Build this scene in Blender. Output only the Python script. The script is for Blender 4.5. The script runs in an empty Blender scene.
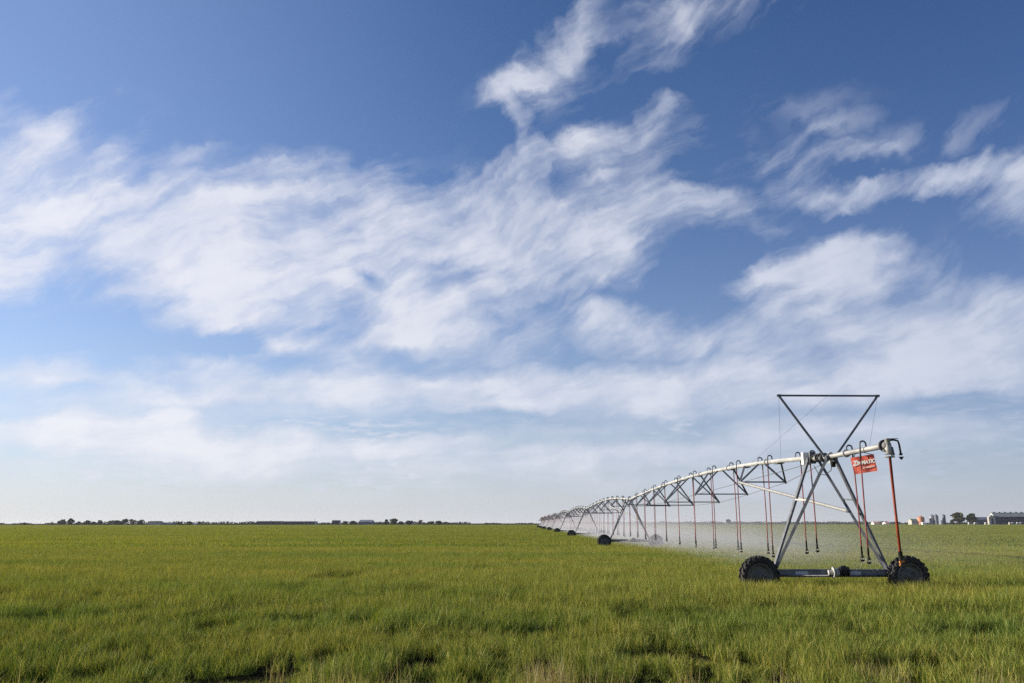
import bpy, bmesh, math, random
import numpy as np
from mathutils import Vector, Matrix

R = math.radians
rnd = random.Random(11)
scene = bpy.context.scene
COL = scene.collection

# ---------------------------------------------------------------- camera
CAM_H = 2.25
FOC = 853.0
cd = bpy.data.cameras.new('camera')
cam = bpy.data.objects.new('camera', cd)
COL.objects.link(cam)
TH = math.atan(181.5 / FOC)
cam.matrix_world = Matrix.Translation((0, 0, CAM_H)) @ Matrix.Rotation(R(90) + TH, 4, 'X') @ Matrix.Rotation(R(-.04), 4, 'Z')
cd.sensor_fit = 'HORIZONTAL'
cd.sensor_width = 36
cd.lens = FOC / 1024 * 36
cd.clip_start = .1
cd.clip_end = 20000
scene.camera = cam
_cm = cam.matrix_world.to_3x3()


def at(u, v, dist):
    """world point seen along a direction of the survey, at forward distance dist"""
    d = _cm @ Vector(((u - 512) / FOC, (341.5 - v) / FOC, -1))
    return Vector((0, 0, CAM_H)) + d * (dist / d.y)


# ---------------------------------------------------------------- helpers
def tag(o, label=None, cat=None, group=None, kind=None):
    if label: o['label'] = label
    if cat: o['category'] = cat
    if group: o['group'] = group
    if kind: o['kind'] = kind
    return o


def empty(name, loc=(0, 0, 0), rz=0):
    o = bpy.data.objects.new(name, None)
    COL.objects.link(o)
    o.location = loc
    o.rotation_euler = (0, 0, rz)
    o.empty_display_size = .2
    return o


def obj(name, bm, mat, parent=None, smooth=False, loc=None):
    me = bpy.data.meshes.new(name)
    bm.to_mesh(me)
    bm.free()
    if mat is not None:
        for m in (mat if isinstance(mat, (list, tuple)) else [mat]):
            me.materials.append(m)
    if smooth:
        me.polygons.foreach_set('use_smooth', [True] * len(me.polygons))
    o = bpy.data.objects.new(name, me)
    COL.objects.link(o)
    if parent is not None: o.parent = parent
    if loc is not None: o.location = loc
    return o


def link_copy(o, parent):
    c = o.copy()
    COL.objects.link(c)
    c.parent = parent
    for ch in list(o.children):
        link_copy(ch, c)
    return c


def frame_of(d):
    d = Vector(d).normalized()
    a = Vector((0, 0, 1)) if abs(d.z) < .95 else Vector((1, 0, 0))
    x = d.cross(a).normalized()
    return x, x.cross(d).normalized(), d


def tube(bm, pts, r, seg=8, caps=True, mi=0):
    pts = [Vector(p) for p in pts]
    rs = r if isinstance(r, (list, tuple)) else [r] * len(pts)
    rings = []
    for i, p in enumerate(pts):
        if i == 0: d = pts[1] - p
        elif i == len(pts) - 1: d = p - pts[-2]
        else: d = (pts[i + 1] - p).normalized() + (p - pts[i - 1]).normalized()
        x, y, _ = frame_of(d)
        if rings:                                   # keep the twist continuous
            x = (px - d.normalized() * px.dot(d.normalized())).normalized()
            y = x.cross(d.normalized())
        px = x
        rings.append([bm.verts.new(p + (x * math.cos(t) + y * math.sin(t)) * rs[i])
                      for t in [2 * math.pi * k / seg for k in range(seg)]])
    for a, b in zip(rings, rings[1:]):
        for k in range(seg):
            f = bm.faces.new((a[k], a[(k + 1) % seg], b[(k + 1) % seg], b[k]))
            f.smooth = seg > 5
            f.material_index = mi
    if caps:
        for ring in (rings[0], rings[-1]):
            f = bm.faces.new(ring)
            f.material_index = mi
    return rings


def box(bm, c, s, rot=None, mi=0, bev=0.0):
    m = Matrix.Translation(c) @ (rot.to_4x4() if rot is not None else Matrix.Identity(4)) @ Matrix.Diagonal((*s, 1))
    r = bmesh.ops.create_cube(bm, size=1, matrix=m)
    fs = {f for v in r['verts'] for f in v.link_faces}
    for f in fs: f.material_index = mi
    if bev:
        es = list({e for f in fs for e in f.edges})
        bmesh.ops.bevel(bm, geom=es, offset=bev, segments=2, affect='EDGES')


def bar(bm, a, b, w, h, up=(0, 0, 1), mi=0):
    """rectangular bar between two points; w across, h along `up`"""
    a, b = Vector(a), Vector(b)
    d = (b - a).normalized()
    u = Vector(up)
    x = d.cross(u).normalized()
    u = x.cross(d).normalized()
    rot = Matrix((x, d, u)).transposed()
    box(bm, (a + b) / 2, (w, (b - a).length, h), rot, mi)


def lathe(bm, prof, axis='Y', seg=32, mi=0, c=(0, 0, 0), smooth=True):
    """prof: (radius, offset along axis) closed loop or open"""
    rings = []
    for r, t in prof:
        ring = []
        for k in range(seg):
            a = 2 * math.pi * k / seg
            if axis == 'Y': p = (r * math.cos(a), t, r * math.sin(a))
            else: p = (r * math.cos(a), r * math.sin(a), t)
            ring.append(bm.verts.new(Vector(p) + Vector(c)))
        rings.append(ring)
    for a, b in zip(rings, rings[1:]):
        for k in range(seg):
            f = bm.faces.new((a[k], a[(k + 1) % seg], b[(k + 1) % seg], b[k]))
            f.smooth = smooth
            f.material_index = mi
    return rings


# ---------------------------------------------------------------- materials
class NT:
    def __init__(self, tree):
        self.t = tree
        self.n = tree.nodes
        self.l = tree.links

    def new(self, kind, **kw):
        n = self.n.new(kind)
        for k, v in kw.items():
            if hasattr(n, k) and k not in ('inputs',): setattr(n, k, v)
        return n

    def put(self, sock, val):
        if hasattr(val, 'is_output'): self.l.new(val, sock)
        elif val is not None: sock.default_value = val

    def math(self, op, a, b=None, c=None, clamp=False):
        n = self.new('ShaderNodeMath', operation=op, use_clamp=clamp)
        for s, v in zip(n.inputs, (a, b, c)): self.put(s, v)
        return n.outputs[0]

    def vmath(self, op, a, b=None):
        n = self.new('ShaderNodeVectorMath', operation=op)
        self.put(n.inputs[0], a)
        if b is not None: self.put(n.inputs['Scale'] if op == 'SCALE' else n.inputs[1], b)
        return n.outputs[0]

    def noise(self, vec, scale, detail=4, rough=.55, dist=0, out='Fac', lac=2.0):
        n = self.new('ShaderNodeTexNoise')
        self.put(n.inputs['Vector'], vec)
        n.inputs['Scale'].default_value = scale
        n.inputs['Detail'].default_value = detail
        n.inputs['Roughness'].default_value = rough
        n.inputs['Lacunarity'].default_value = lac
        n.inputs['Distortion'].default_value = dist
        return n.outputs[out]

    def remap(self, v, a, b, c=0, d=1, mode='LINEAR'):
        n = self.new('ShaderNodeMapRange', interpolation_type=mode)
        for s, x in zip(n.inputs, (v, a, b, c, d)): self.put(s, x)
        return n.outputs[0]

    def mix(self, f, a, b, blend='MIX'):
        n = self.new('ShaderNodeMix', data_type='RGBA', blend_type=blend)
        self.put(n.inputs['Factor'], f)
        self.put(n.inputs[6], a if hasattr(a, 'is_output') else (*a[:3], 1))
        self.put(n.inputs[7], b if hasattr(b, 'is_output') else (*b[:3], 1))
        return n.outputs[2]

    def ramp(self, f, stops):
        n = self.new('ShaderNodeValToRGB')
        e = n.color_ramp.elements
        while len(e) < len(stops): e.new(.5)
        for s, (p, c) in zip(e, stops):
            s.position = p
            s.color = (*c, 1)
        self.put(n.inputs[0], f)
        return n.outputs[0]


def base_mat(name):
    m = bpy.data.materials.new(name)
    m.use_nodes = True
    nt = NT(m.node_tree)
    p = next(n for n in nt.n if n.type == 'BSDF_PRINCIPLED')
    return m, nt, p


def surf(name, a, b, scale=4, rough=.6, metal=0.0, bump=0.0, spec=.4, stretch=(1, 1, 1)):
    """a worn surface: two tones broken up by noise, with roughness that follows it"""
    m, nt, p = base_mat(name)
    co = nt.new('ShaderNodeTexCoord').outputs['Object']
    mp = nt.new('ShaderNodeMapping')
    mp.inputs['Scale'].default_value = stretch
    nt.put(mp.inputs['Vector'], co)
    n = nt.noise(mp.outputs[0], scale, 6, .62)
    f = nt.remap(n, .36, .66)
    nt.put(p.inputs['Base Color'], nt.mix(f, a, b))
    nt.put(p.inputs['Roughness'], nt.remap(n, .3, .7, rough - .1, rough + .1))
    p.inputs['Metallic'].default_value = metal
    p.inputs['Specular IOR Level'].default_value = spec
    if bump:
        bn = nt.new('ShaderNodeBump')
        bn.inputs['Strength'].default_value = bump
        bn.inputs['Distance'].default_value = .02
        nt.put(bn.inputs['Height'], nt.noise(mp.outputs[0], scale * 6, 5, .6))
        nt.put(p.inputs['Normal'], bn.outputs[0])
    return m


M = {}
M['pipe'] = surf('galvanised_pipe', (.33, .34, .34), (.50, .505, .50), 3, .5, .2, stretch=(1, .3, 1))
M['galv'] = surf('shaded_galvanised_steel', (.080, .090, .108), (.155, .162, .18), 5, .5, .3)  # galvanised steel darkened: shade on legs and beam put into the colour
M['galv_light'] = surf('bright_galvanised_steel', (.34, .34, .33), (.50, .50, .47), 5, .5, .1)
M['dark'] = surf('dark_metal', (.025, .026, .03), (.055, .055, .06), 9, .5, .3)
M['tyre'] = surf('tyre_rubber', (.010, .010, .011), (.035, .032, .028), 6, .75, 0, .2)
M['rim'] = surf('dusty_rim_steel', (.075, .075, .075), (.15, .145, .135), 7, .65, .2)
M['hose'] = surf('dark_red_hose', (.15, .028, .028), (.24, .05, .045), 6, .5)
M['hose_red'] = surf('orange_red_hose', (.19, .030, .018), (.31, .055, .027), 5, .5)
M['black'] = surf('black_plastic', (.012, .012, .013), (.03, .03, .03), 12, .5)
M['orange'] = surf('orange_plastic', (.55, .20, .03), (.7, .28, .05), 20, .5)
M['white'] = surf('white_paint', (.66, .65, .62), (.80, .79, .76), 5, .5)
M['label'] = surf('shaded_label_film', (.30, .33, .36), (.40, .43, .46), 10, .5)  # white labels greyed, the beam's shade put into their colour
M['sign'] = surf('red_sign_vinyl', (.90, .21, .14), (.94, .27, .19), 4, .55)
M['letter'] = surf('white_sign_vinyl', (.80, .79, .77), (.85, .84, .82), 6, .55)
M['wire'] = surf('steel_cable', (.08, .08, .085), (.14, .14, .145), 8, .5, .4)

# ---------------------------------------------------------------- sun and sky
SUN_EL, SUN_AZ = 15.0, -79.0          # degrees; azimuth from the view direction, left negative
sd = bpy.data.lights.new('sun', 'SUN')
sd.energy = 5.0
sd.angle = R(.5)
sd.color = (1, .88, .70)
sun = bpy.data.objects.new('sun', sd)
COL.objects.link(sun)
_to = Vector((math.sin(R(SUN_AZ)) * math.cos(R(SUN_EL)), math.cos(R(SUN_AZ)) * math.cos(R(SUN_EL)), math.sin(R(SUN_EL))))
sun.rotation_euler = (-_to).to_track_quat('-Z', 'Y').to_euler()
sun.location = (-40, 10, 20)

# cloud streaks: azimuth, elevation, half length, half width, slope (degrees), weight
CLOUDS = [
    (-31.49, 23.11, 6.43, 2.74, 14.5, 0.36), (-30.79, 20.59, 8.92, 4.48, 13.8, 0.46), (-33.11, 16.05, 5.49, 3.73, 7.1, 0.7),
    (-25.91, 22.32, 5.61, 1.12, 9.0, 0.35), (-26.29, 20.56, 4.21, 1.49, -1.4, 0.3), (-32.65, 13.9, 3.42, 1.74, 10.6, 0.45),
    (-30.5, 18.09, 4.43, 2.24, 4.2, 0.5), (-23.25, 18.37, 7.79, 3.24, 22.0, 0.7), (-16.79, 21.17, 6.43, 1.99, 10.0, 0.6),
    (-12.87, 20.03, 8.89, 3.73, 5.6, 0.6), (-19.68, 17.05, 9.7, 3.73, 11.7, 0.7), (-18.37, 14.32, 7.6, 2.49, 1.5, 0.8),
    (-19.31, 13.01, 5.9, 1.37, 6.5, 0.55), (-11.76, 17.9, 8.3, 3.24, 12.6, 0.6), (-8.93, 21.64, 5.0, 1.74, 5.5, 0.42),
    (-2.95, 21.34, 6.65, 2.49, 7.0, 0.48), (-2.92, 19.3, 8.31, 2.99, 3.6, 0.5), (-10.42, 15.45, 5.38, 1.99, -2.9, 0.6),
    (-3.76, 14.66, 6.03, 2.49, -8.8, 0.6), (0.92, 18.18, 8.99, 3.48, 3.9, 0.5), (-5.29, 14.06, 3.99, 1.24, 13.4, 0.4),
    (-25.09, 16.61, 3.23, 1.99, -18.3, 0.4), (4.56, 24.86, 4.8, 1.74, 26.4, 0.62), (6.46, 22.85, 6.67, 3.48, 19.3, 0.42),
    (9.56, 19.16, 7.33, 1.74, -1.2, 0.42), (7.95, 20.75, 6.57, 2.99, 6.7, 0.32), (11.24, 21.18, 5.03, 1.99, -16.4, 0.3),
    (4.04, 17.6, 7.7, 4.23, -2.4, 0.45), (9.89, 25.48, 5.01, 1.99, 14.9, 0.25), (11.03, 26.99, 2.29, 0.75, 7.4, 0.25),
    (1.39, 21.24, 3.49, 1.49, -79.7, 0.4), (6.31, 23.88, 3.22, 1.74, -71.3, 0.25), (0.54, 28.59, 3.85, 1.12, 14.7, 0.55),
    (2.44, 29.3, 4.17, 1.24, 8.4, 0.4), (3.85, 31.1, 2.96, 1.24, -26.7, 0.5), (5.35, 31.57, 3.96, 1.74, 17.4, 0.45),
    (10.18, 32.83, 6.27, 1.74, 3.1, 0.45), (4.32, 31.03, 5.24, 1.74, 24.2, 0.35), (10.85, 31.43, 5.35, 1.49, 5.5, 0.28),
    (14.5, 32.8, 4.29, 1.12, 0.6, 0.3), (0.36, 25.84, 3.81, 1.24, -56.1, 0.75), (2.06, 27.61, 2.02, 0.75, 15.8, 0.3),
    (10.44, 29.87, 3.91, 1.0, 4.9, 0.2), (18.96, 23.86, 3.62, 1.0, 3.4, 0.3), (22.85, 24.34, 2.86, 0.87, 12.2, 0.25),
    (20.93, 22.05, 4.0, 1.12, 9.8, 0.4), (21.95, 20.26, 4.6, 1.12, -6.6, 0.75), (29.03, 20.23, 5.82, 1.24, -1.0, 0.95),
    (32.69, 17.83, 3.44, 2.74, -25.8, 0.65), (24.52, 22.35, 1.93, 0.62, 2.1, 0.3), (21.32, 25.27, 3.99, 1.12, 6.2, 0.14),
    (16.84, 15.45, 3.54, 1.49, 7.2, 0.65), (21.16, 16.43, 5.64, 1.87, 8.3, 0.75), (21.08, 14.74, 4.99, 2.74, 11.8, 0.65),
    (24.13, 15.15, 3.59, 1.74, 10.4, 0.4), (16.95, 13.13, 3.06, 1.24, 2.7, 0.35), (23.8, 12.73, 6.69, 2.99, 3.9, 0.5),
    (28.67, 11.62, 7.0, 3.24, 2.5, 0.5), (17.32, 10.97, 6.97, 2.49, -1.0, 0.6), (27.62, 10.0, 7.47, 2.74, -3.1, 0.6),
    (11.36, 12.51, 5.13, 1.74, -2.5, 0.35), (31.06, 13.0, 3.74, 1.74, -1.1, 0.3), (-7.3, 12.88, 5.93, 2.24, -5.8, 0.6),
    (-6.44, 11.62, 4.74, 1.74, -5.2, 0.65), (-0.83, 11.24, 5.46, 1.99, -6.9, 0.6), (6.02, 13.08, 5.6, 2.24, 4.2, 0.45),
    (9.35, 11.37, 4.5, 1.74, 2.1, 0.5), (-29.78, 9.15, 3.93, 1.24, 9.4, 0.6), (-28.02, 8.45, 5.43, 1.0, 5.8, 0.6),
    (-20.87, 9.55, 4.77, 0.87, -1.6, 0.45), (-20.26, 10.37, 2.71, 0.62, -5.8, 0.3), (-19.43, 7.85, 14.49, 1.87, 4.3, 0.7),
    (-13.89, 11.47, 3.34, 1.12, 4.9, 0.75), (-10.25, 10.26, 3.56, 1.24, -12.2, 0.4), (-6.76, 8.57, 8.66, 1.99, 4.6, 0.65),
    (1.22, 8.75, 8.69, 1.87, 4.4, 1.15), (11.08, 9.08, 8.91, 1.62, 2.5, 1.0), (8.99, 7.73, 10.72, 1.37, 1.0, 0.9),
    (24.73, 8.48, 9.59, 1.87, -2.1, 0.95), (18.58, 7.74, 6.72, 1.0, -2.6, 0.6), (31.06, 8.15, 3.04, 1.49, 5.7, 0.6),
    (-16.11, 8.31, 10.65, 1.12, 3.1, 0.45), (9.08, 6.8, 7.69, 0.75, 0.4, 0.35), (-24.68, 5.31, 9.15, 1.37, 2.0, 0.95),
    (-21.52, 6.8, 1.95, 0.56, 2.6, 0.95), (-27.7, 6.3, 2.71, 0.5, 7.5, 0.4), (-19.45, 4.18, 14.98, 2.49, 1.8, 0.4),
    (-14.25, 5.65, 2.62, 0.62, 4.7, 0.45), (-7.34, 4.57, 7.21, 1.0, 2.8, 0.4), (-3.47, 5.44, 4.42, 0.62, 3.6, 0.45),
    (6.66, 4.34, 10.21, 1.12, 0.6, 0.65), (21.93, 5.47, 11.46, 1.0, -1.9, 0.75), (20.55, 4.54, 12.89, 1.24, -2.0, 0.35),
    (6.28, 2.95, 27.85, 2.49, -0.1, 0.3), (-7.13, 17.31, 21.78, 7.47, 4.2, 0.22), (25.67, 12.04, 11.96, 6.22, -5.7, 0.22),
    (-28.76, 19.19, 10.77, 7.47, 6.8, 0.22), (14.31, 32.13, 9.16, 1.99, 6.0, 0.2), (15.68, 19.87, 5.4, 1.74, -24.8, 0.2),
    (16.1, 20.76, 4.47, 1.24, 1.9, 0.16), (23.55, 22.99, 11.27, 1.49, -2.5, 0.13), (3.17, 28.55, 8.19, 2.74, 12.6, 0.16),
    (0.56, 21.72, 4.92, 2.49, -64.3, 0.25), (12.58, 25.0, 6.45, 2.24, -15.8, 0.16), (29.34, 22.57, 5.31, 1.24, -0.4, 0.12),
    (-14.57, 22.83, 9.06, 1.49, 7.5, 0.2), (-16.32, 11.61, 11.86, 2.74, 0.6, 0.2), (-10.03, 6.62, 23.68, 1.74, 1.6, 0.22),
    (0.14, 4.58, 33.68, 1.74, -0.0, 0.3), (-26.3, 5.78, 6.76, 0.87, 3.1, 0.4), (-13.65, 4.85, 14.77, 0.87, 1.8, 0.55),
    (3.13, 6.1, 9.88, 0.87, -1.8, 0.3), (20.68, 6.28, 12.88, 1.12, -1.9, 0.35), (-14.51, 3.37, 18.45, 1.12, 1.1, 0.3),
    (17.13, 2.5, 16.27, 1.49, -0.6, 0.25), (19.92, 15.47, 4.77, 1.99, 21.8, 0.3), (23.71, 17.09, 3.15, 1.12, 3.2, 0.4),
    (-21.39, 23.44, 3.69, 0.75, 13.5, 0.12), (20.61, 26.13, 6.45, 1.0, -2.7, 0.1), (11.54, 16.14, 3.7, 1.24, -23.2, 0.15),
    (-9.81, 16.05, 1.67, 0.87, -18.7, -0.7), (-4.57, 11.53, 3.73, 1.0, 3.4, -0.5), (-18.77, 11.19, 3.59, 1.0, 0.6, -0.5),
    (-4.28, 6.44, 13.5, 1.0, 1.0, -0.45), (12.23, 16.5, 4.86, 2.24, 3.8, -0.2), (-28.01, 10.87, 5.72, 1.74, 7.5, -0.3),
    (26.96, 6.95, 4.16, 1.0, -1.6, -0.5), (6.43, 15.48, 3.85, 1.12, 3.2, -0.25), (-27.63, 7.97, 2.02, 0.62, 6.2, -0.3),
    (-4.51, 17.62, 2.02, 0.62, 13.2, -0.2), (14.63, 17.72, 3.31, 1.49, -8.4, -0.15), (-11.09, 7.28, 3.9, 0.5, 3.5, -0.25)
]


def build_sky():
    w = bpy.data.worlds.new('World')
    scene.world = w
    w.use_nodes = True
    nt = NT(w.node_tree)
    bg = next(n for n in nt.n if n.type == 'BACKGROUND')
    sky = nt.new('ShaderNodeTexSky')
    sky.sky_type = 'NISHITA'
    sky.sun_disc = False
    sky.sun_elevation = R(SUN_EL)
    sky.sun_rotation = R(SUN_AZ)
    sky.altitude = 1000
    sky.air_density = 1.0
    sky.dust_density = .6
    sky.ozone_density = 1.0
    d = nt.new('ShaderNodeTexCoord').outputs['Generated']
    sx = nt.new('ShaderNodeSeparateXYZ')
    nt.put(sx.inputs[0], d)
    X, Y, Z = sx.outputs
    az = nt.math('MULTIPLY', nt.math('ARCTAN2', X, Y), 180 / math.pi)
    el = nt.math('MULTIPLY', nt.math('ARCSINE', Z), 180 / math.pi)
    cb = nt.new('ShaderNodeCombineXYZ')
    nt.put(cb.inputs[0], az)
    nt.put(cb.inputs[1], el)
    ae = cb.outputs[0]
    # bend the coordinates so that no streak keeps a straight edge; less so near the horizon
    amp = nt.remap(el, 0, 24, .35, 1.0)
    w1 = nt.vmath('SUBTRACT', nt.noise(ae, .16, 5, .60, out='Color'), (.5, .5, .5))
    w2 = nt.vmath('SUBTRACT', nt.noise(ae, .55, 4, .60, out='Color'), (.5, .5, .5))
    wv = nt.vmath('ADD', nt.vmath('MULTIPLY', w1, (6.0, 5.0, 0)), nt.vmath('MULTIPLY', w2, (1.7, 1.2, 0)))
    q = nt.vmath('ADD', ae, nt.vmath('SCALE', wv, amp))
    tot = None
    for (ca, ce, hl, hw, ang, k) in CLOUDS:
        mp = nt.new('ShaderNodeMapping', vector_type='TEXTURE')
        mp.inputs['Location'].default_value = (ca, ce, 0)
        mp.inputs['Rotation'].default_value = (0, 0, R(ang))
        mp.inputs['Scale'].default_value = (hl, hw, 1)
        nt.put(mp.inputs['Vector'], q)
        g = nt.new('ShaderNodeTexGradient', gradient_type='SPHERICAL')
        nt.put(g.inputs[0], mp.outputs[0])
        tot = nt.math('MULTIPLY', g.outputs['Fac'], k) if tot is None else nt.math('MULTIPLY_ADD', g.outputs['Fac'], k, tot)
    tot = nt.math('MULTIPLY', tot, .9)
    # clouds of the sky outside the picture
    far = nt.remap(nt.math('ABSOLUTE', az), 36, 50)
    gen = nt.remap(nt.noise(q, .05, 4, .55), .45, .75, 0, .9)
    tot = nt.math('MULTIPLY_ADD', far, gen, tot)
    # fibres: fine noise drawn out along the wind
    def fibre(ang, sc, sl, det, amt):
        m = nt.new('ShaderNodeMapping', vector_type='TEXTURE')
        m.inputs['Rotation'].default_value = (0, 0, R(ang))
        m.inputs['Scale'].default_value = (sl, 1, 1)
        nt.put(m.inputs['Vector'], nt.vmath('ADD', ae, nt.vmath('SCALE', wv, amt)))
        return nt.noise(m.outputs[0], sc, det, .58)
    # the wind turns from one part of the sky to the next, so the fibres do too
    turn = nt.remap(nt.noise(ae, .075, 2, .5), .42, .58, 0, 1, 'SMOOTHSTEP')
    fa, fb, f2 = fibre(42, .50, 5.0, 11, .5), fibre(14, .50, 5.5, 11, .55), fibre(3, .50, 8.0, 11, .35)
    f1 = nt.math('MULTIPLY_ADD', nt.math('SUBTRACT', fa, fb), turn, fb)
    fm = nt.remap(el, 6, 14)
    fib = nt.math('MULTIPLY_ADD', nt.math('SUBTRACT', f1, f2), fm, f2)
    thread = fibre(24, 1.5, 8.0, 7, .4)
    fib = nt.math('MULTIPLY_ADD', nt.math('SUBTRACT', thread, .5), .26, fib)
    puff = nt.noise(nt.vmath('ADD', ae, nt.vmath('SCALE', wv, .5)), .22, 8, .52)
    fc = nt.remap(fib, .34, .66, 0, 1)
    pc = nt.remap(puff, .32, .68, 0, 1)
    n = nt.math('MULTIPLY_ADD', fc, .6, nt.math('MULTIPLY', pc, .4))
    edge = nt.math('MULTIPLY_ADD', nt.math('SUBTRACT', n, .5), nt.math('MULTIPLY_ADD', fm, .32, .30), tot)
    edge = nt.math('MINIMUM', edge, nt.math('MULTIPLY', tot, 1.7))
    body = nt.math('POWER', nt.remap(edge, -.006, .88, 0, 1), 1.35)
    dens = nt.math('MULTIPLY', body, nt.math('MULTIPLY_ADD', n, 1.35, .38))
    dens = nt.math('MULTIPLY', dens, nt.remap(el, 12, 29, 1.0, .62))       # thinner overhead than far off
    a = nt.math('SUBTRACT', 1, nt.math('POWER', 2.718, nt.math('MULTIPLY', dens, -1.75)))
    a = nt.math('MULTIPLY', nt.math('MAXIMUM', a, 0), .98)
    # small ripples of high cloud low in the sky
    rip = nt.noise(nt.vmath('ADD', nt.vmath('MULTIPLY', ae, (.42, 1.7, 0)), nt.vmath('SCALE', wv, .12)), 1.6, 6, .6)
    band = nt.math('MULTIPLY', nt.remap(el, 1.0, 3.4, 0, 1, 'SMOOTHSTEP'), nt.remap(el, 8.5, 5.5, 0, 1, 'SMOOTHSTEP'))
    patch = nt.remap(nt.noise(ae, .10, 3, .5), .42, .60)
    ra = nt.math('MULTIPLY', nt.math('MULTIPLY', nt.remap(rip, .43, .64), band), nt.math('MULTIPLY_ADD', patch, .7, .15))
    a = nt.math('MAXIMUM', a, ra)
    # shade of the cloud: whiter where thin and sunlit, lilac grey where thick
    sh = nt.remap(nt.math('MULTIPLY_ADD', dens, .35, puff), .35, .95)
    left = nt.remap(az, -32, 34)
    ccol = nt.mix(sh, (6.6, 7.0, 8.3), (8.6, 8.75, 9.4))
    ccol = nt.mix(left, nt.mix(1, ccol, (1.06, 1.04, 1.02), 'MULTIPLY'), nt.mix(1, ccol, (.74, .78, .85), 'MULTIPLY'))
    # pale air low over the horizon
    veil = nt.math('MULTIPLY', nt.math('POWER', 2.718, nt.math('MULTIPLY', nt.math('MAXIMUM', el, 0), -1 / 7.5)), 1.0)
    vcol = nt.mix(left, (7.5, 7.5, 7.7), (5.0, 5.3, 6.0))
    skyc = nt.mix(1, sky.outputs[0], nt.mix(nt.remap(az, -30, 32), (.84, 1.17, 1.68), (.48, .73, 1.20)), 'MULTIPLY')
    glare = nt.math('MULTIPLY', nt.remap(az, 4, -42, 0, 1, 'SMOOTHSTEP'), .20)      # pale air towards the sun
    skyc = nt.mix(glare, skyc, (5.6, 6.2, 8.6))
    skyc = nt.mix(veil, skyc, vcol)
    skyc = nt.mix(a, skyc, ccol)
    nt.put(bg.inputs['Color'], skyc)
    bg.inputs['Strength'].default_value = .0585


build_sky()
vs = scene.view_settings
vs.view_transform = 'Standard'
vs.look = 'None'
vs.exposure = .78
vs.gamma = 1

scene.cycles.use_denoising = False

# ---------------------------------------------------------------- ground and wheat
def ground_mat():
    m, nt, p = base_mat('field_soil')
    pos = nt.new('ShaderNodeNewGeometry').outputs['Position']
    n = nt.noise(pos, 1.3, 6, .6)
    nt.put(p.inputs['Base Color'], nt.mix(nt.remap(n, .35, .7), (.010, .009, .006), (.024, .024, .011)))
    p.inputs['Roughness'].default_value = .95
    p.inputs['Specular IOR Level'].default_value = 0
    return m


bm = bmesh.new()
bmesh.ops.create_grid(bm, x_segments=40, y_segments=40, size=6000)
tag(obj('ground', bm, ground_mat()), kind='structure')


def leaf_mat(name, ramp, straw=False, trans=.38):
    m, nt, p = base_mat(name)
    nt.n.remove(p)
    out = next(n for n in nt.n if n.type == 'OUTPUT_MATERIAL')
    g = nt.new('ShaderNodeNewGeometry')
    oi = nt.new('ShaderNodeObjectInfo')
    r = nt.math('FRACT', nt.math('ADD', g.outputs['Random Per Island'], nt.math('MULTIPLY', oi.outputs['Random'], .37)))
    col = nt.ramp(r, ramp)
    if not straw:
        # vigour of the crop: broad strips and patches across the field
        mp = nt.new('ShaderNodeMapping')
        mp.inputs['Scale'].default_value = (.03, .11, .0)
        nt.put(mp.inputs['Vector'], g.outputs['Position'])
        v = nt.noise(mp.outputs[0], 1.0, 5, .6)
        mp2 = nt.new('ShaderNodeMapping')
        mp2.inputs['Scale'].default_value = (.35, .8, .0)
        nt.put(mp2.inputs['Vector'], g.outputs['Position'])
        v2 = nt.noise(mp2.outputs[0], 1.0, 4, .6)
        k = nt.math('ADD', nt.remap(v, .38, .62, 0, .7), nt.remap(v2, .37, .63, 0, .4))
        col = nt.mix(k, nt.mix(1, col, (.64, .86, .68), 'MULTIPLY'), nt.mix(1, col, (1.27, 1.15, 1.02), 'MULTIPLY'))
    d = nt.new('ShaderNodeBsdfDiffuse')
    t = nt.new('ShaderNodeBsdfTranslucent')
    gl = nt.new('ShaderNodeBsdfGlossy')
    gl.inputs['Roughness'].default_value = .45
    gl.inputs['Color'].default_value = (.7, .75, .7, 1)
    nt.put(d.inputs['Color'], col)
    nt.put(t.inputs['Color'], nt.mix(1, col, (1.15, 1.1, .55), 'MULTIPLY'))
    a = nt.new('ShaderNodeMixShader')
    a.inputs[0].default_value = trans
    nt.l.new(d.outputs[0], a.inputs[1])
    nt.l.new(t.outputs[0], a.inputs[2])
    b = nt.new('ShaderNodeMixShader')
    b.inputs[0].default_value = .012
    nt.l.new(a.outputs[0], b.inputs[1])
    nt.l.new(gl.outputs[0], b.inputs[2])
    nt.l.new(b.outputs[0], out.inputs['Surface'])
    return m


M['wheat'] = leaf_mat('wheat_leaf', [(0, (.085, .130, .027)), (.35, (.165, .198, .040)), (.7, (.265, .272, .060)), (.9, (.36, .33, .095)), (1, (.45, .38, .18))], trans=.32)
M['wheat_near'] = leaf_mat('wheat_leaf_near', [(0, (.055, .098, .021)), (.35, (.115, .165, .033)), (.68, (.225, .252, .052)), (.88, (.35, .335, .088)), (1, (.47, .40, .20))], trans=.28)
M['wheat_far'] = leaf_mat('wheat_leaf_far', [(0, (.125, .160, .034)), (.5, (.185, .208, .045)), (1, (.245, .245, .060))], trans=.45)
M['straw'] = leaf_mat('dry_stalk', [(0, (.22, .175, .08)), (.5, (.32, .27, .13)), (1, (.42, .37, .21))], True)


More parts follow.
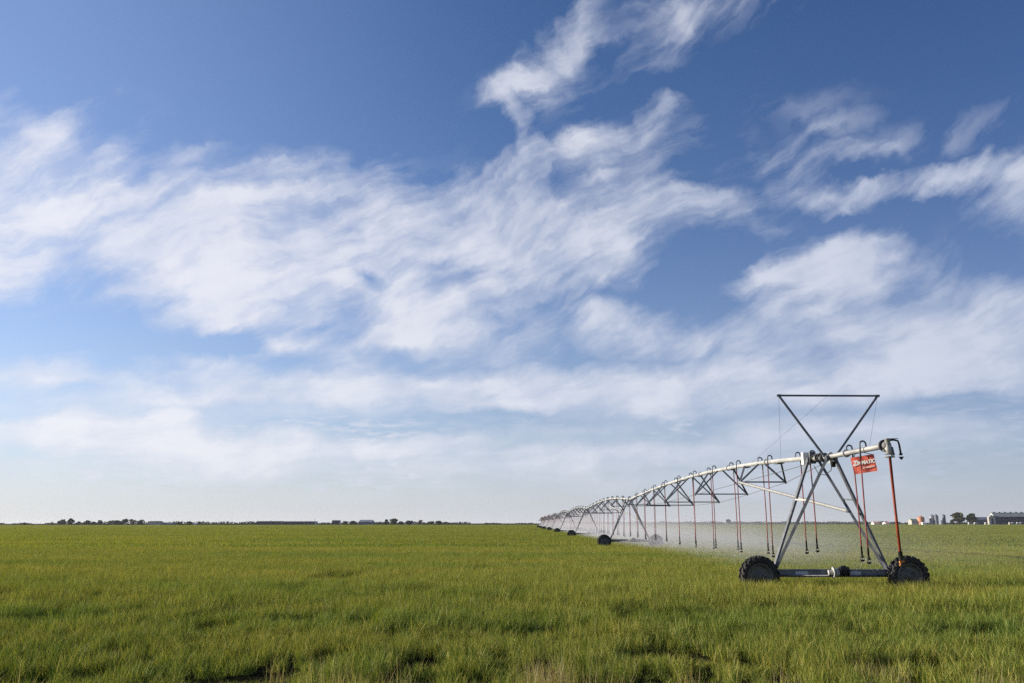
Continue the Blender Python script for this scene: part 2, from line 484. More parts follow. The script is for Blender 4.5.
def clump_mesh(name, seed, n, rad, hmin, hmax, wid, lean, mat, segs=3):
    """a tuft: n bent leaves, each a tapering strip"""
    r = random.Random(seed)
    V, Fc = [], []
    for _ in range(n):
        a, q = r.uniform(0, 6.283), rad * math.sqrt(r.random())
        bx, by = q * math.cos(a), q * math.sin(a)
        h = r.uniform(hmin, hmax)
        w = wid * r.uniform(.6, 1.25)
        face = r.uniform(0, 6.283)
        dx, dy = math.cos(face), math.sin(face)
        la = r.uniform(0, 6.283)
        lx, ly = math.cos(la), math.sin(la)
        l1 = lean * r.uniform(.2, 1.0)
        droop = r.uniform(0, .35) if r.random() < .4 else 0
        b = len(V)
        for k in range(segs + 1):
            t = k / segs
            off = h * l1 * t ** 1.8
            z = h * (t - droop * max(0, t - .55) ** 1.5 * 2)
            ww = w * (1 - t ** 2.2) * .5 if k < segs else 0
            cx, cy = bx + lx * off, by + ly * off
            if k < segs:
                V.append((cx - dx * ww, cy - dy * ww, z))
                V.append((cx + dx * ww, cy + dy * ww, z))
            else:
                V.append((cx, cy, z))
        for k in range(segs - 1):
            i = b + 2 * k
            Fc.append((i, i + 1, i + 3, i + 2))
        i = b + 2 * (segs - 1)
        Fc.append((i, i + 1, i + 2))
    me = bpy.data.meshes.new(name)
    me.from_pydata(V, [], Fc)
    me.materials.append(mat)
    return bpy.data.objects.new(name, me)


def clump_set(name, k, *a, **kw):
    c = bpy.data.collections.new(name)
    for i in range(k):
        c.objects.link(clump_mesh('wheat_tuft', 100 + i * 7 + len(name), *a, **kw))
    return c


rg = np.random.default_rng(5)
D0, SPAN = 28.5, 52.2               # last tower of the machine and the length of its spans


def vnoise(x, y, seed, scale):
    """smooth value noise, for height and gaps of the crop"""
    g = np.random.default_rng(seed).random((256, 256))
    x, y = x / scale + 1000, y / scale + 1000
    xi, yi = np.floor(x).astype(int), np.floor(y).astype(int)
    fx, fy = x - xi, y - yi
    fx, fy = fx * fx * (3 - 2 * fx), fy * fy * (3 - 2 * fy)
    a = g[xi % 256, yi % 256] * (1 - fx) + g[(xi + 1) % 256, yi % 256] * fx
    b = g[xi % 256, (yi + 1) % 256] * (1 - fx) + g[(xi + 1) % 256, (yi + 1) % 256] * fx
    return a * (1 - fy) + b * fy


# bare gaps in the near crop: x, y, half length, half depth (metres)
GAPS = [
    (-3.63, 13.22, 0.70, 0.72), (-4.27, 12.96, 0.39, 0.47), (-6.82, 12.63, 0.38, 0.44), (-6.13, 13.10, 0.35, 0.37),
    (-1.39, 14.33, 0.41, 0.51), (-0.20, 14.82, 0.22, 0.41), (0.43, 13.85, 0.23, 0.60), (2.47, 15.51, 0.79, 0.53),
    (2.04, 12.91, 0.35, 0.52), (1.28, 11.80, 0.32, 0.25), (3.11, 15.28, 0.27, 0.74), (3.64, 14.36, 0.25, 0.38),
    (2.77, 13.31, 0.22, 0.44), (3.69, 12.90, 0.26, 0.31), (6.86, 18.13, 0.49, 0.41), (9.16, 18.27, 0.57, 0.47),
    (5.49, 12.62, 0.34, 0.34), (6.77, 12.91, 0.26, 0.46), (8.69, 15.51, 0.13, 0.45), (-6.41, 33.84, 0.98, 1.11),
    (-1.28, 12.50, 0.25, 0.29), (0.76, 11.97, 0.18, 0.25), (-0.45, 12.66, 0.22, 0.29), (-3.05, 15.04, 0.29, 0.49),
    (-10.61, 21.84, 0.36, 0.60), (-9.15, 21.86, 0.33, 0.53), (10.82, 26.07, 0.39, 0.54), (7.53, 21.77, 0.30, 0.45),
    (-3.26, 19.77, 0.35, 0.37), (2.52, 20.83, 0.28, 0.41), (-6.83, 15.62, 0.32, 0.38), (2.95, 11.74, 0.27, 0.25),
    (-4.11, 11.91, 0.40, 0.25), (5.50, 13.83, 0.19, 0.35), (-1.72, 12.69, 0.17, 0.25)
]


def scatter(name, clumps, dens, y0, y1, half, smin, smax, near=False, label=None, jitter=.12, tilt=.12, fade=None):
    n = int(dens * (y1 - y0) * 2 * half)
    y = np.sqrt(rg.uniform(y0 * y0, y1 * y1, n)) if not near else rg.uniform(y0, y1, n)
    side = half if near else .68
    x = rg.uniform(-1, 1, n) * (half if near else 1) * (1 if near else (side * y + 8))
    hgt = .66 + .34 * vnoise(x, y, 3, 1.7) + .44 * vnoise(x, y, 4, .38) - .08
    keep = np.ones(n, bool)
    if near:
        hgt *= .86 + .30 * vnoise(x * .45, y, 9, 3.2)
        small = 'short' in (label or '') or 'straw' in (label or '')
        hgt *= 1 + .45 * np.clip((y - 17) / 10, 0, 1) if small else .72 + .28 * np.clip((y - 17) / 9, 0, 1)
        calm = np.clip((y - 24) / 4, 0, 1)
        hgt = hgt * (1 - calm) + (1.32 if small else 1.02) * (1 + .3 * (hgt / 1.3 - .8)) * calm
        g = vnoise(x * .5, y, 21, .62) * .6 + vnoise(x * .4, y, 22, 1.6) * .4
        lim = np.where(y < 16, .33, np.where(y < 26, .28, .2))
        keep &= (g > lim) | (rg.random(n) < .25)
        hgt = np.where(g > lim, hgt, hgt * .5)
        for (gx, gy, a, b) in GAPS:
            e = ((x - gx) / a) ** 2 + ((y - gy) / b) ** 2
            e = e + .55 * (vnoise(x, y, 31, .25) - .5)
            inside = e < 1
            hgt = np.where(inside, hgt * .34, hgt)
            keep &= ~inside | (rg.random(n) < .30)
            hgt = np.where((np.abs(x - gx) < a) & (y < gy) & (y > gy - b - .075 * gy), hgt * .62, hgt)
    else:
        hgt = .82 + .3 * vnoise(x, y, 3, 9)
    # broken wheel ruts pressed by the towers on their way round
    for k in range(3):
        yt = D0 + k * SPAN + (x - 10.5) ** 2 / (2 * 410)
        rut = (np.abs(y - yt) < .26 + .12 * k) & (vnoise(x * .5, y, 51 + k, 1.1) > np.where(x > 13, .25, .45)) & (x < 34)
        hgt = np.where(rut, hgt * .45, hgt)
        hgt = np.where((y < yt) & (y > yt - 2.2) & ((x > 13) | (k > 0)), hgt * .8, hgt)
        keep &= ~(rut & (rg.random(len(x)) < .8))
    if fade:                                     # the short and the tall stand run into each other
        a, b, up = fade
        f = np.clip((y - a) / (b - a), 0, 1)
        keep &= rg.random(len(x)) < (f if up else 1 - f)
    x, y, hgt = x[keep], y[keep], hgt[keep]
    n = len(x)
    me = bpy.data.meshes.new(name)
    me.vertices.add(n)
    me.vertices.foreach_set('co', np.stack([x, y, np.full(n, -.01)], 1).astype(np.float32).ravel())
    ax = me.attributes.new('rot', 'FLOAT_VECTOR', 'POINT')
    rot = np.stack([rg.normal(0, tilt, n), rg.normal(0, tilt, n), rg.uniform(0, 6.283, n)], 1)
    ax.data.foreach_set('vector', rot.astype(np.float32).ravel())
    s = rg.uniform(smin, smax, n)
    sc = np.stack([s, s, hgt * rg.uniform(1 - jitter, 1 + jitter, n)], 1)
    ax = me.attributes.new('scl', 'FLOAT_VECTOR', 'POINT')
    ax.data.foreach_set('vector', sc.astype(np.float32).ravel())
    o = bpy.data.objects.new(name, me)
    COL.objects.link(o)
    ng = bpy.data.node_groups.new(name, 'GeometryNodeTree')
    ng.interface.new_socket('Geometry', in_out='INPUT', socket_type='NodeSocketGeometry')
    ng.interface.new_socket('Geometry', in_out='OUTPUT', socket_type='NodeSocketGeometry')
    N, L = ng.nodes, ng.links
    gi, go = N.new('NodeGroupInput'), N.new('NodeGroupOutput')
    ip = N.new('GeometryNodeInstanceOnPoints')
    ci = N.new('GeometryNodeCollectionInfo')
    ci.inputs['Collection'].default_value = clumps
    ci.inputs['Separate Children'].default_value = True
    ci.inputs['Reset Children'].default_value = True
    ip.inputs['Pick Instance'].default_value = True
    for attr, sock in (('rot', 'Rotation'), ('scl', 'Scale')):
        na = N.new('GeometryNodeInputNamedAttribute')
        na.data_type = 'FLOAT_VECTOR'
        na.inputs['Name'].default_value = attr
        L.new(na.outputs['Attribute'], ip.inputs[sock])
    rv = N.new('FunctionNodeRandomValue')
    rv.data_type = 'INT'
    next(s_ for s_ in rv.inputs if s_.name == 'Max' and s_.type == 'INT').default_value = len(clumps.objects) - 1
    L.new(next(s_ for s_ in rv.outputs if s_.type == 'INT'), ip.inputs['Instance Index'])
    L.new(gi.outputs[0], ip.inputs['Points'])
    L.new(ci.outputs[0], ip.inputs['Instance'])
    L.new(ip.outputs[0], go.inputs[0])
    md = o.modifiers.new('scatter', 'NODES')
    md.node_group = ng
    tag(o, label, 'wheat' if name != 'dry_grass' else 'grass', kind='stuff')
    return o


near_c = clump_set('near_wheat', 14, 34, .10, .16, .36, .0078, .6, M['wheat_near'])
mid_c = clump_set('middle_wheat', 6, 84, .34, .38, .61, .0125, .5, M['wheat'])
far_c = clump_set('far_wheat', 5, 90, 1.1, .36, .55, .045, .3, M['wheat_far'], segs=2)
horizon_c = clump_set('horizon_wheat', 4, 140, 4.0, .36, .50, .16, .15, M['wheat_far'], segs=2)
scatter('wheat_crop', near_c, 34, 7.0, 32, 23, .85, 1.2, True, 'short green wheat nearest the camera with thin dark gaps', fade=(18, 32, False))
scatter('wheat_crop', mid_c, 7.5, 17, 66, 44, .9, 1.3, True, 'green knee high wheat around the last tower of the irrigation machine', tilt=.06, fade=(17, 29, True))
scatter('wheat_crop', far_c, .42, 64, 240, 160, .9, 1.4, False, 'even green wheat stretching back from the irrigation machine', tilt=.015)
scatter('wheat_crop', horizon_c, .030, 225, 1000, 620, .9, 1.4, False, 'pale green wheat running out to the horizon', tilt=.004)
dry_c = clump_set('dry_stalks', 4, 13, .13, .34, .72, .006, .22, M['straw'])


def dry_spots():
    pts = []
    for (x, y, n, sp) in DRY:
        for _ in range(n): pts.append((x + rg.normal(0, sp), y + rg.normal(0, sp * .8)))
    return np.array(pts)


DRY = [
    (-2.15, 11.30, 14, 0.28), (-1.86, 11.43, 7, 0.30), (0.45, 11.42, 26, 0.30), (0.67, 12.62, 12, 0.20),
    (0.98, 11.42, 7, 0.25), (5.02, 12.60, 6, 0.06), (5.24, 12.28, 4, 0.05), (-2.95, 12.00, 3, 0.10),
    (6.26, 11.40, 6, 0.25), (5.80, 11.01, 5, 0.20), (3.39, 11.69, 4, 0.20), (-2.57, 12.71, 4, 0.20),
    (-5.81, 10.93, 4, 0.25), (2.30, 11.69, 4, 0.20)
]
_p = dry_spots()
_old = rg
o = scatter('dry_grass', dry_c, .01, 8, 12, 1, .8, 1.1, True, 'straw coloured dry stalks standing up among the nearest wheat')
me = o.data
me.clear_geometry()
n = len(_p)
me.vertices.add(n)
me.vertices.foreach_set('co', np.column_stack([_p, np.zeros(n)]).astype(np.float32).ravel())
for nm, val in (('rot', np.stack([rg.normal(0, .12, n), rg.normal(0, .12, n), rg.uniform(0, 6.28, n)], 1)),
                ('scl', np.stack([np.ones(n), np.ones(n), rg.uniform(.6, 1.05, n)], 1))):
    a = me.attributes.get(nm) or me.attributes.new(nm, 'FLOAT_VECTOR', 'POINT')
    a.data.foreach_set('vector', val.astype(np.float32).ravel())

# ---------------------------------------------------------------- centre pivot irrigation machine
# local frame: origin on the ground under the pipe at the last tower, +Y along the pipe away from the camera
D0 = 28.5
_hub = at(757.5, 573, D0)
_px = at(824, 458, D0)
SPAN = 52.2
NSPAN = 8
HP = _px.z                         # pipe height at a tower
machine = empty('irrigation_machine', (at(831.5, 573, D0).x, D0, 0), -.0103)
tag(machine, 'long galvanised centre pivot irrigation machine on black tyres, spraying water over the green wheat', 'irrigation machine')
AX = machine.location.x


def arch(t): return .56 * math.sin(math.pi * t ** .8)


def pipe_at(y):
    """pipe centre in the local frame"""
    if y <= 0: return Vector((0, y, HP + .006 * y))
    t = (y / SPAN) % 1.0
    return Vector((0, y, HP + arch(t)))


PR = .085

# --- pipes and the truss under each span
proto_braces = None
BR_T = [(.14, 1.9, .80), (.284, 2.6, 1.22), (.429, 3.2, 1.48), (.574, 3.2, 1.45), (.72, 2.6, 1.22), (.86, 1.9, .80)]


def brace_mesh(y0, w, drop, ya, yb):
    """one V shaped truss set: two joints below the pipe, a cross bar, and struts up to the pipe fore and aft"""
    bm = bmesh.new()
    zb = pipe_at(y0).z - drop
    for s in (-1, 1):
        j = Vector((s * w / 2, y0, zb))
        for yy in ((yb, y0 + .25) if s < 0 else (ya, y0 - .25)):
            t = pipe_at(yy) + Vector((s * .07, 0, -.05))
            bar(bm, t, j, .062, .062)
        box(bm, j + Vector((0, 0, -.01)), (.05, .12, .10))
    bar(bm, (-w / 2 + .03, y0, zb + .012), (w / 2 - .03, y0, zb + .012), .05, .055)
    for yy in (ya, yb):
        p = pipe_at(yy)
        box(bm, p + Vector((0, 0, -PR - .02)), (.26, .5, .03))
    return bm


for k in range(NSPAN):
    bm = bmesh.new()
    ys = [k * SPAN + SPAN * i / 24 for i in range(25)]
    pts = [pipe_at(min(y, (k + 1) * SPAN - .001)) for y in ys]
    pts[-1] = Vector((0, (k + 1) * SPAN, HP))
    tube(bm, pts, PR, 14)
    for i in range(1, 8):                                    # flanged joints
        y = (k + i / 8) * SPAN
        p = pipe_at(y)
        tube(bm, [p + Vector((0, -.03, 0)), p + Vector((0, .03, 0))], PR + .045, 14)
    pipe = obj('water_pipe', bm, M['pipe'], machine)
    js = []
    for i, (t, w, drop) in enumerate(BR_T):
        y0 = (k + t) * SPAN
        ya = (k + t - .047) * SPAN
        yb = (k + t + .047) * SPAN
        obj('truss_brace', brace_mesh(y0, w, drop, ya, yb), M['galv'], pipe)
        js.append((y0, w, pipe_at(y0).z - drop))
    for s in (-1, 1):
        bm = bmesh.new()
        line = [Vector((s * .25, k * SPAN + .8, HP - .15))] + [Vector((s * w / 2, y, z - .02)) for y, w, z in js] + [Vector((s * .25, (k + 1) * SPAN - .8, HP - .15))]
        for a, b in zip(line, line[1:]): tube(bm, [a, b], .011, 5)
        obj('truss_rod', bm, M['wire'], pipe)

# overhang beyond the last tower
bm = bmesh.new()
OV = -4.95
tube(bm, [pipe_at(0), pipe_at(OV)], PR * .92, 14)
for y in (-.75, -2.1):
    p = pipe_at(y)
    tube(bm, [p + Vector((0, -.025, 0)), p + Vector((0, .025, 0))], PR + .04, 14)
overhang = obj('water_pipe', bm, M['pipe'], machine)
overhang['label'] = 'short pale pipe end reaching out past the last tower'


# --- drive towers
WB = 2.38                          # half the wheel base
WR = .625


def tyre_mesh():
    bm = bmesh.new()
    w, R0, r0 = .19, WR, .385
    prof = [(r0, -w * .72), (r0 + .05, -w * .92), (R0 - .16, -w), (R0 - .07, -w * .92), (R0 - .035, -w * .6), (R0 - .03, 0),
            (R0 - .035, w * .6), (R0 - .07, w * .92), (R0 - .16, w), (r0 + .05, w * .92), (r0, w * .72)]
    lathe(bm, prof, 'Y', 48)
    n = 20
    for i in range(n):
        for s in (-1, 1):
            a = 2 * math.pi * (i + (.5 if s > 0 else 0)) / n
            for q, (t0, t1, da, rad) in enumerate([(.0, .55, .00, R0 - .003), (.5, 1.03, .11, R0 - .03)]):
                a0, a1 = a + da, a + da + .11
                p0 = Vector((rad * math.cos(a0), s * w * t0, rad * math.sin(a0)))
                p1 = Vector(((rad - .02 * q) * math.cos(a1), s * w * t1, (rad - .02 * q) * math.sin(a1)))
                bar(bm, p0, p1, .055, .048, up=Vector((math.cos(a), 0, math.sin(a))))
            # lug running down over the shoulder
            rr = R0 - .085
            a2 = a + .24
            box(bm, (rr * math.cos(a2), s * w * 1.0, rr * math.sin(a2)), (.10, .035, .05), Matrix.Rotation(-a2, 3, 'Y'))
    return bm


def rim_mesh():
    bm = bmesh.new()
    lathe(bm, [(.405, -.15), (.385, -.165), (.365, -.15), (.355, -.06), (.30, -.035), (.16, -.05), (.15, -.08), (.06, -.085), (.055, -.12), (0.001, -.122)], 'Y', 40)
    lathe(bm, [(.405, .15), (.385, .165), (.365, .15), (.355, .06), (.30, .035), (.16, .05), (.0, .05)], 'Y', 40)
    for i in range(8):
        a = 2 * math.pi * i / 8
        box(bm, (.105 * math.cos(a), -.095, .105 * math.sin(a)), (.026, .03, .026))
    for i in range(5):                                       # hand holes of the disc
        a = 2 * math.pi * (i + .3) / 5
        tube(bm, [(.24 * math.cos(a), -.05, .24 * math.sin(a)), (.24 * math.cos(a), -.038, .24 * math.sin(a))], .045, 10)
    return bm


def hub_mesh(side):
    """gear housing between beam end and wheel"""
    bm = bmesh.new()
    box(bm, (0, .02, 0), (.30, .20, .34), bev=.04)
    tube(bm, [(0, -.12, 0), (0, .02, 0)], .13, 16)
    tube(bm, [(-side * .12, .06, 0), (-side * .34, .06, 0)], .055, 12)
    return bm


def make_tower(k):
    y0 = k * SPAN
    parts = []
    zb = .62
    # base beam
    bm = bmesh.new()
    bar(bm, (-WB + .50, y0 + .05, zb + .04), (WB - .50, y0 + .05, zb + .04), .18, .24)
    bar(bm, (-WB + .45, y0 - .045, zb + .145), (WB - .45, y0 - .045, zb + .145), .03, .03)
    for s in (-1, 1): box(bm, (s * (WB - .47), y0 + .05, zb + .04), (.05, .30, .34))
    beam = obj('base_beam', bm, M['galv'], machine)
    if k == 0:
        for x0, x1 in ((-1.17, -.76), (.46, .93)):
            bm = bmesh.new()
            box(bm, ((x0 + x1) / 2, y0 - .043, zb + .035), (x1 - x0, .006, .13))
            obj('label_plate', bm, M['label'], beam)
    # centre drive: gearbox flange, finned motor, drive shafts
    bm = bmesh.new()
    tube(bm, [(-.02, y0 - .17, zb + .07), (.02, y0 - .17, zb + .07)], .17, 18)
    tube(bm, [(.06, y0 - .17, zb + .07), (.17, y0 - .17, zb + .07)], .12, 14)
    tube(bm, [(-.16, y0 - .17, zb + .07), (-.02, y0 - .17, zb + .07)], .085, 12)
    drv = obj('drive_gearbox', bm, M['galv_light'], machine)
    bm = bmesh.new()
    tube(bm, [(.17, y0 - .17, zb + .10), (.50, y0 - .17, zb + .10)], .125, 16)
    for i in range(7):
        x = .20 + i * .045
        tube(bm, [(x, y0 - .17, zb + .10), (x + .014, y0 - .17, zb + .10)], .150, 16)
    box(bm, (.33, y0 - .17, zb + .25), (.16, .12, .07), bev=.01)
    obj('drive_motor', bm, M['dark'], drv)
    for s in (-1, 1):
        bm = bmesh.new()
        tube(bm, [(s * .16, y0 - .17, zb - .03), (s * (WB - .34), y0 - .05, zb - .03)], .03, 8)
        obj('drive_shaft', bm, M['galv'], machine)
    # legs: two on each side, drawn together at the beam and spread along the pipe at the top
    for s in (-1, 1):
        for t, (dy, dx) in enumerate(((-.75, .13), (.95, .17))):
            bm = bmesh.new()
            a = Vector((s * (WB - .55), y0 + .05 + (.09 if t else -.07), zb + .10))
            b = pipe_at(y0 + dy if k or dy > 0 else dy) + Vector((s * dx, 0, -.06))
            bar(bm, a, b, .085, .085)
            d = (b - a).normalized()
            box(bm, b, (.10, .22, .16))
            obj('tower_leg', bm, M['galv'], machine)
        bm = bmesh.new()                                     # tie between the pair
        f = .62
        pa = Vector((s * (WB - .55), y0 - .02, zb + .1)).lerp(pipe_at(y0 - .75) + Vector((s * .13, 0, 0)), f)
        pb = Vector((s * (WB - .55), y0 + .14, zb + .1)).lerp(pipe_at(y0 + .95) + Vector((s * .17, 0, 0)), f)
        bar(bm, pa, pb, .05, .05)
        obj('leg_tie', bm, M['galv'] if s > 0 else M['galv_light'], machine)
    # wheels
    for s in (-1, 1):
        h = obj('wheel', hub_mesh(s), M['galv'], machine, loc=(s * WB, y0 - .02, WR - .05))
        h.rotation_euler = (0, R(17 * (k + 1) + 40 * s), 0)
        ty = bpy.data.objects.new('tyre', TYRE)
        rm = bpy.data.objects.new('rim', RIM)
        for q in (ty, rm):
            COL.objects.link(q)
            q.parent = h
            q.location = (0, -.16, 0)
        bm = bmesh.new()
        box(bm, (s * (WB - .47), y0 - .06, zb + .15), (.15, .09, .36), Matrix.Rotation(R(22 * s), 3, 'Y'), bev=.015)
        obj('wheel_bracket', bm, M['galv_light'], machine)
    # brace from the truss joint over to the leg pair
    t, w, drop = BR_T[0]
    if k < NSPAN:
        y1 = (k + t) * SPAN
        j = Vector((-w / 2, y1, pipe_at(y1).z - drop))
        e = Vector((WB - .55, y0 + .10, zb + .1)).lerp(pipe_at(y0 + .95) + Vector((.17, 0, 0)), .52) + Vector((-.06, 0, -.02))
        bm = bmesh.new()
        tube(bm, [j, e], .055, 12)
        sb = obj('sway_brace', bm, M['white'], machine)
        sb['label'] = 'long pale brace tube slanting from truss to legs'


_b = tyre_mesh()
TYRE = bpy.data.meshes.new('tyre'); _b.to_mesh(TYRE); _b.free(); TYRE.materials.append(M['tyre'])
_b = rim_mesh()
RIM = bpy.data.meshes.new('rim'); _b.to_mesh(RIM); _b.free(); RIM.materials.append(M['rim'])
for k in range(NSPAN): make_tower(k)

# tower box, alignment gear and cable loop at the last tower
bm = bmesh.new()
box(bm, (-.19, 1.15, HP + .06), (.24, .22, .42), bev=.012)
cbx = obj('control_box', bm, M['white'], machine)
bm = bmesh.new()
box(bm, (-.02, .98, HP + .08), (.22, .12, .40), bev=.01)
obj('box_cover', bm, M['galv'], cbx)
bm = bmesh.new()
tube(bm, [(-.11, .9, HP + .07), (-.05, .5, HP + .16), (.05, .2, HP + .17), (.1, -.1, HP + .1)], .018, 8)
tube(bm, [(-.02, .85, HP - .2), (.02, .6, HP - .48), (.1, .2, HP - .55), (.17, -.2, HP - .42), (.17, -.35, HP - .2)], .012, 8)
obj('control_cable', bm, M['black'], machine)
bm = bmesh.new()
for y, r in ((.35, .15), (.2, .13), (-.12, .155), (-.2, .155)):
    p = pipe_at(y)
    tube(bm, [p + Vector((0, -.03, 0)), p + Vector((0, .03, 0))], r, 16)
box(bm, (0, .3, HP + .15), (.18, .5, .035))
obj('span_joint', bm, M['dark'], machine)
bm = bmesh.new()
box(bm, (.13, -.35, HP - .03), (.10, .12, .38), bev=.012)
obj('joint_bracket', bm, M['galv_light'], machine)
bm = bmesh.new()
tube(bm, [(.20, -.35, HP - .14), (.20, -.35, HP - .32)], .075, 12)
obj('align_switch', bm, M['black'], machine)

# V shaped mast over the pipe with stay cables to the overhang
MY = -.65
ML, MR_, MZ = -1.52, 1.72, HP + 1.98
bm = bmesh.new()
p = pipe_at(MY)
tl, tr = Vector((ML, MY, MZ + .02)), Vector((MR_, MY, MZ))
bar(bm, p + Vector((-.18, 0, .02)), tl, .062, .062, up=(0, 1, 0))
bar(bm, p + Vector((.20, 0, .02)), tr, .062, .062, up=(0, 1, 0))
bar(bm, tl + Vector((-.04, 0, 0)), tr + Vector((.04, 0, 0)), .056, .056)
for c in (tl, tr): box(bm, c, (.12, .09, .07))
box(bm, p + Vector((0, 0, .02)), (.46, .10, .06))
obj('mast', bm, M['galv'], machine)
for q, y in ((tl, 4.6), (tr, -3.9), ((tl + tr) / 2, 8.8)):
    bm = bmesh.new()
    tube(bm, [q, pipe_at(y) + Vector((0, 0, .08))], .004, 5)
    obj('stay_cable', bm, M['wire'], machine)

# end of the overhang: elbow, valve, end gun pipe and a heavy red drop hose
e = pipe_at(OV)
bm = bmesh.new()
tube(bm, [e + Vector((0, .05, 0)), e + Vector((0, -.02, 0))], .17, 18)
obj('end_flange', bm, M['dark'], machine)
bm = bmesh.new()
tube(bm, [e + Vector((.03, -.10, .18)), e + Vector((.03, -.10, -.10)), e + Vector((.05, -.10, -.22))], [.07, .085, .075], 14)
tube(bm, [e + Vector((0, 0, 0)), e + Vector((.03, -.10, 0))], .11, 14)
for z in (-.22, -.30): tube(bm, [e + Vector((.06, -.10, z)), e + Vector((.06, -.10, z - .03))], .13, 16)
tube(bm, [e + Vector((-.10, -.08, -.14)), e + Vector((.03, -.10, -.12))], .03, 8)
end = obj('end_elbow', bm, M['galv_light'], machine)
bm = bmesh.new()
tube(bm, [e + Vector((.06, -.10, -.05)), e + Vector((.13, -.10, -.08)), e + Vector((.15, -.10, -.28))], .05, 10)
obj('end_valve', bm, M['galv'], end)
bm = bmesh.new()
tube(bm, [e + Vector((.03, -.1, .13)), e + Vector((.20, -.1, .15)), e + Vector((.32, -.1, .12)), e + Vector((.345, -.1, .02)), e + Vector((.365, -.1, -.22))], .026, 10)
box(bm, e + Vector((.17, -.1, .18)), (.30, .04, .02))
gun = obj('end_sprinkler', bm, M['dark'], machine)
bm = bmesh.new()
tube(bm, [e + Vector((.365, -.1, -.22)), e + Vector((.367, -.1, -.27))], .045, 10)
tube(bm, [e + Vector((.368, -.1, -.31)), e + Vector((.369, -.1, -.34)), e + Vector((.370, -.1, -.39))], [.07, .05, .015], 10)
obj('nozzle', bm, M['black'], gun)
bm = bmesh.new()
hz = 1.18
tube(bm, [e + Vector((.06, -.1, -.34)), Vector((.075, OV - .1, 2.6)), Vector((.10, OV - .1, hz + .30))], .036, 12)
hs = obj('drop_hose', bm, M['hose_red'], machine)
hs['label'] = 'thick orange red drop hose at the end of the pipe'
bm = bmesh.new()
tube(bm, [(.10, OV - .1, hz + .32), (.105, OV - .1, hz + .12), (.107, OV - .1, hz + .05)], [.056, .056, .04], 12)
box(bm, (.107, OV - .1, hz), (.12, .10, .10), bev=.01)
obj('hose_valve', bm, M['black'], hs)
bm = bmesh.new()
tube(bm, [(.04, OV - .14, hz + .05), (.17, OV - .14, hz + .06)], .028, 8)
tube(bm, [(.05, OV - .14, hz - .06), (.08, OV - .14, hz + .05)], .022, 8)
obj('valve_handle', bm, M['orange'], hs)

# --- sign hanging under the overhang
sy = -2.9
SC = Vector((.19, sy, HP - .40))
SW, SH, SR = .66, .50, R(-8)
bm = bmesh.new()
for i in range(13):
    for j in range(9): bm.verts.new((SW * (i / 12 - .5), .012 * math.sin(i * .9 + j * .3), SH * (j / 8 - .5)))
bm.verts.ensure_lookup_table()
for i in range(12):
    for j in range(8):
        bm.faces.new((bm.verts[i * 9 + j], bm.verts[(i + 1) * 9 + j], bm.verts[(i + 1) * 9 + j + 1], bm.verts[i * 9 + j + 1]))
bmesh.ops.solidify(bm, geom=bm.faces[:], thickness=.006)
sign = obj('sign', bm, M['sign'], machine, smooth=False, loc=SC)
sign.rotation_euler = (0, SR, R(-25))
sign['label'] = 'small red sign with white lettering hung under the pipe'


def lettering(txt, size, x, z, shear=.15, bold=.006, sx=1.0):
    c = bpy.data.curves.new('lettering', 'FONT')
    c.body = txt
    c.size = size
    c.shear = shear
    c.offset = bold
    c.extrude = .003
    c.align_x = 'CENTER'
    c.align_y = 'CENTER'
    t = bpy.data.objects.new('lettering', c)
    COL.objects.link(t)
    bpy.context.view_layer.update()
    me = bpy.data.meshes.new_from_object(t.evaluated_get(bpy.context.evaluated_depsgraph_get()))
    bpy.data.objects.remove(t)
    me.materials.clear()
    me.materials.append(M['letter'])
    o = bpy.data.objects.new('lettering', me)
    COL.objects.link(o)
    o.parent = sign
    o.location = (x, -.022, z)
    o.rotation_euler = (R(90), 0, 0)
    o.scale = (sx, 1, 1)
    return o


lettering('IMMATIC', .15, .065, .05, .2, .007, .84)
lettering('Z', .20, -.245, .06, .2, .009, .95)
lettering('BY LINDSAY', .062, .12, -.105, .0, .002)
bm = bmesh.new()
for x in (-.27, .30):
    a = SC + Vector((x, -.0, .24 - math.tan(SR) * x * 1.0))
    tube(bm, [a, (a.x * .35, sy, HP - .04)], .010, 6)
obj('sign_hanger', bm, M['dark'], machine)


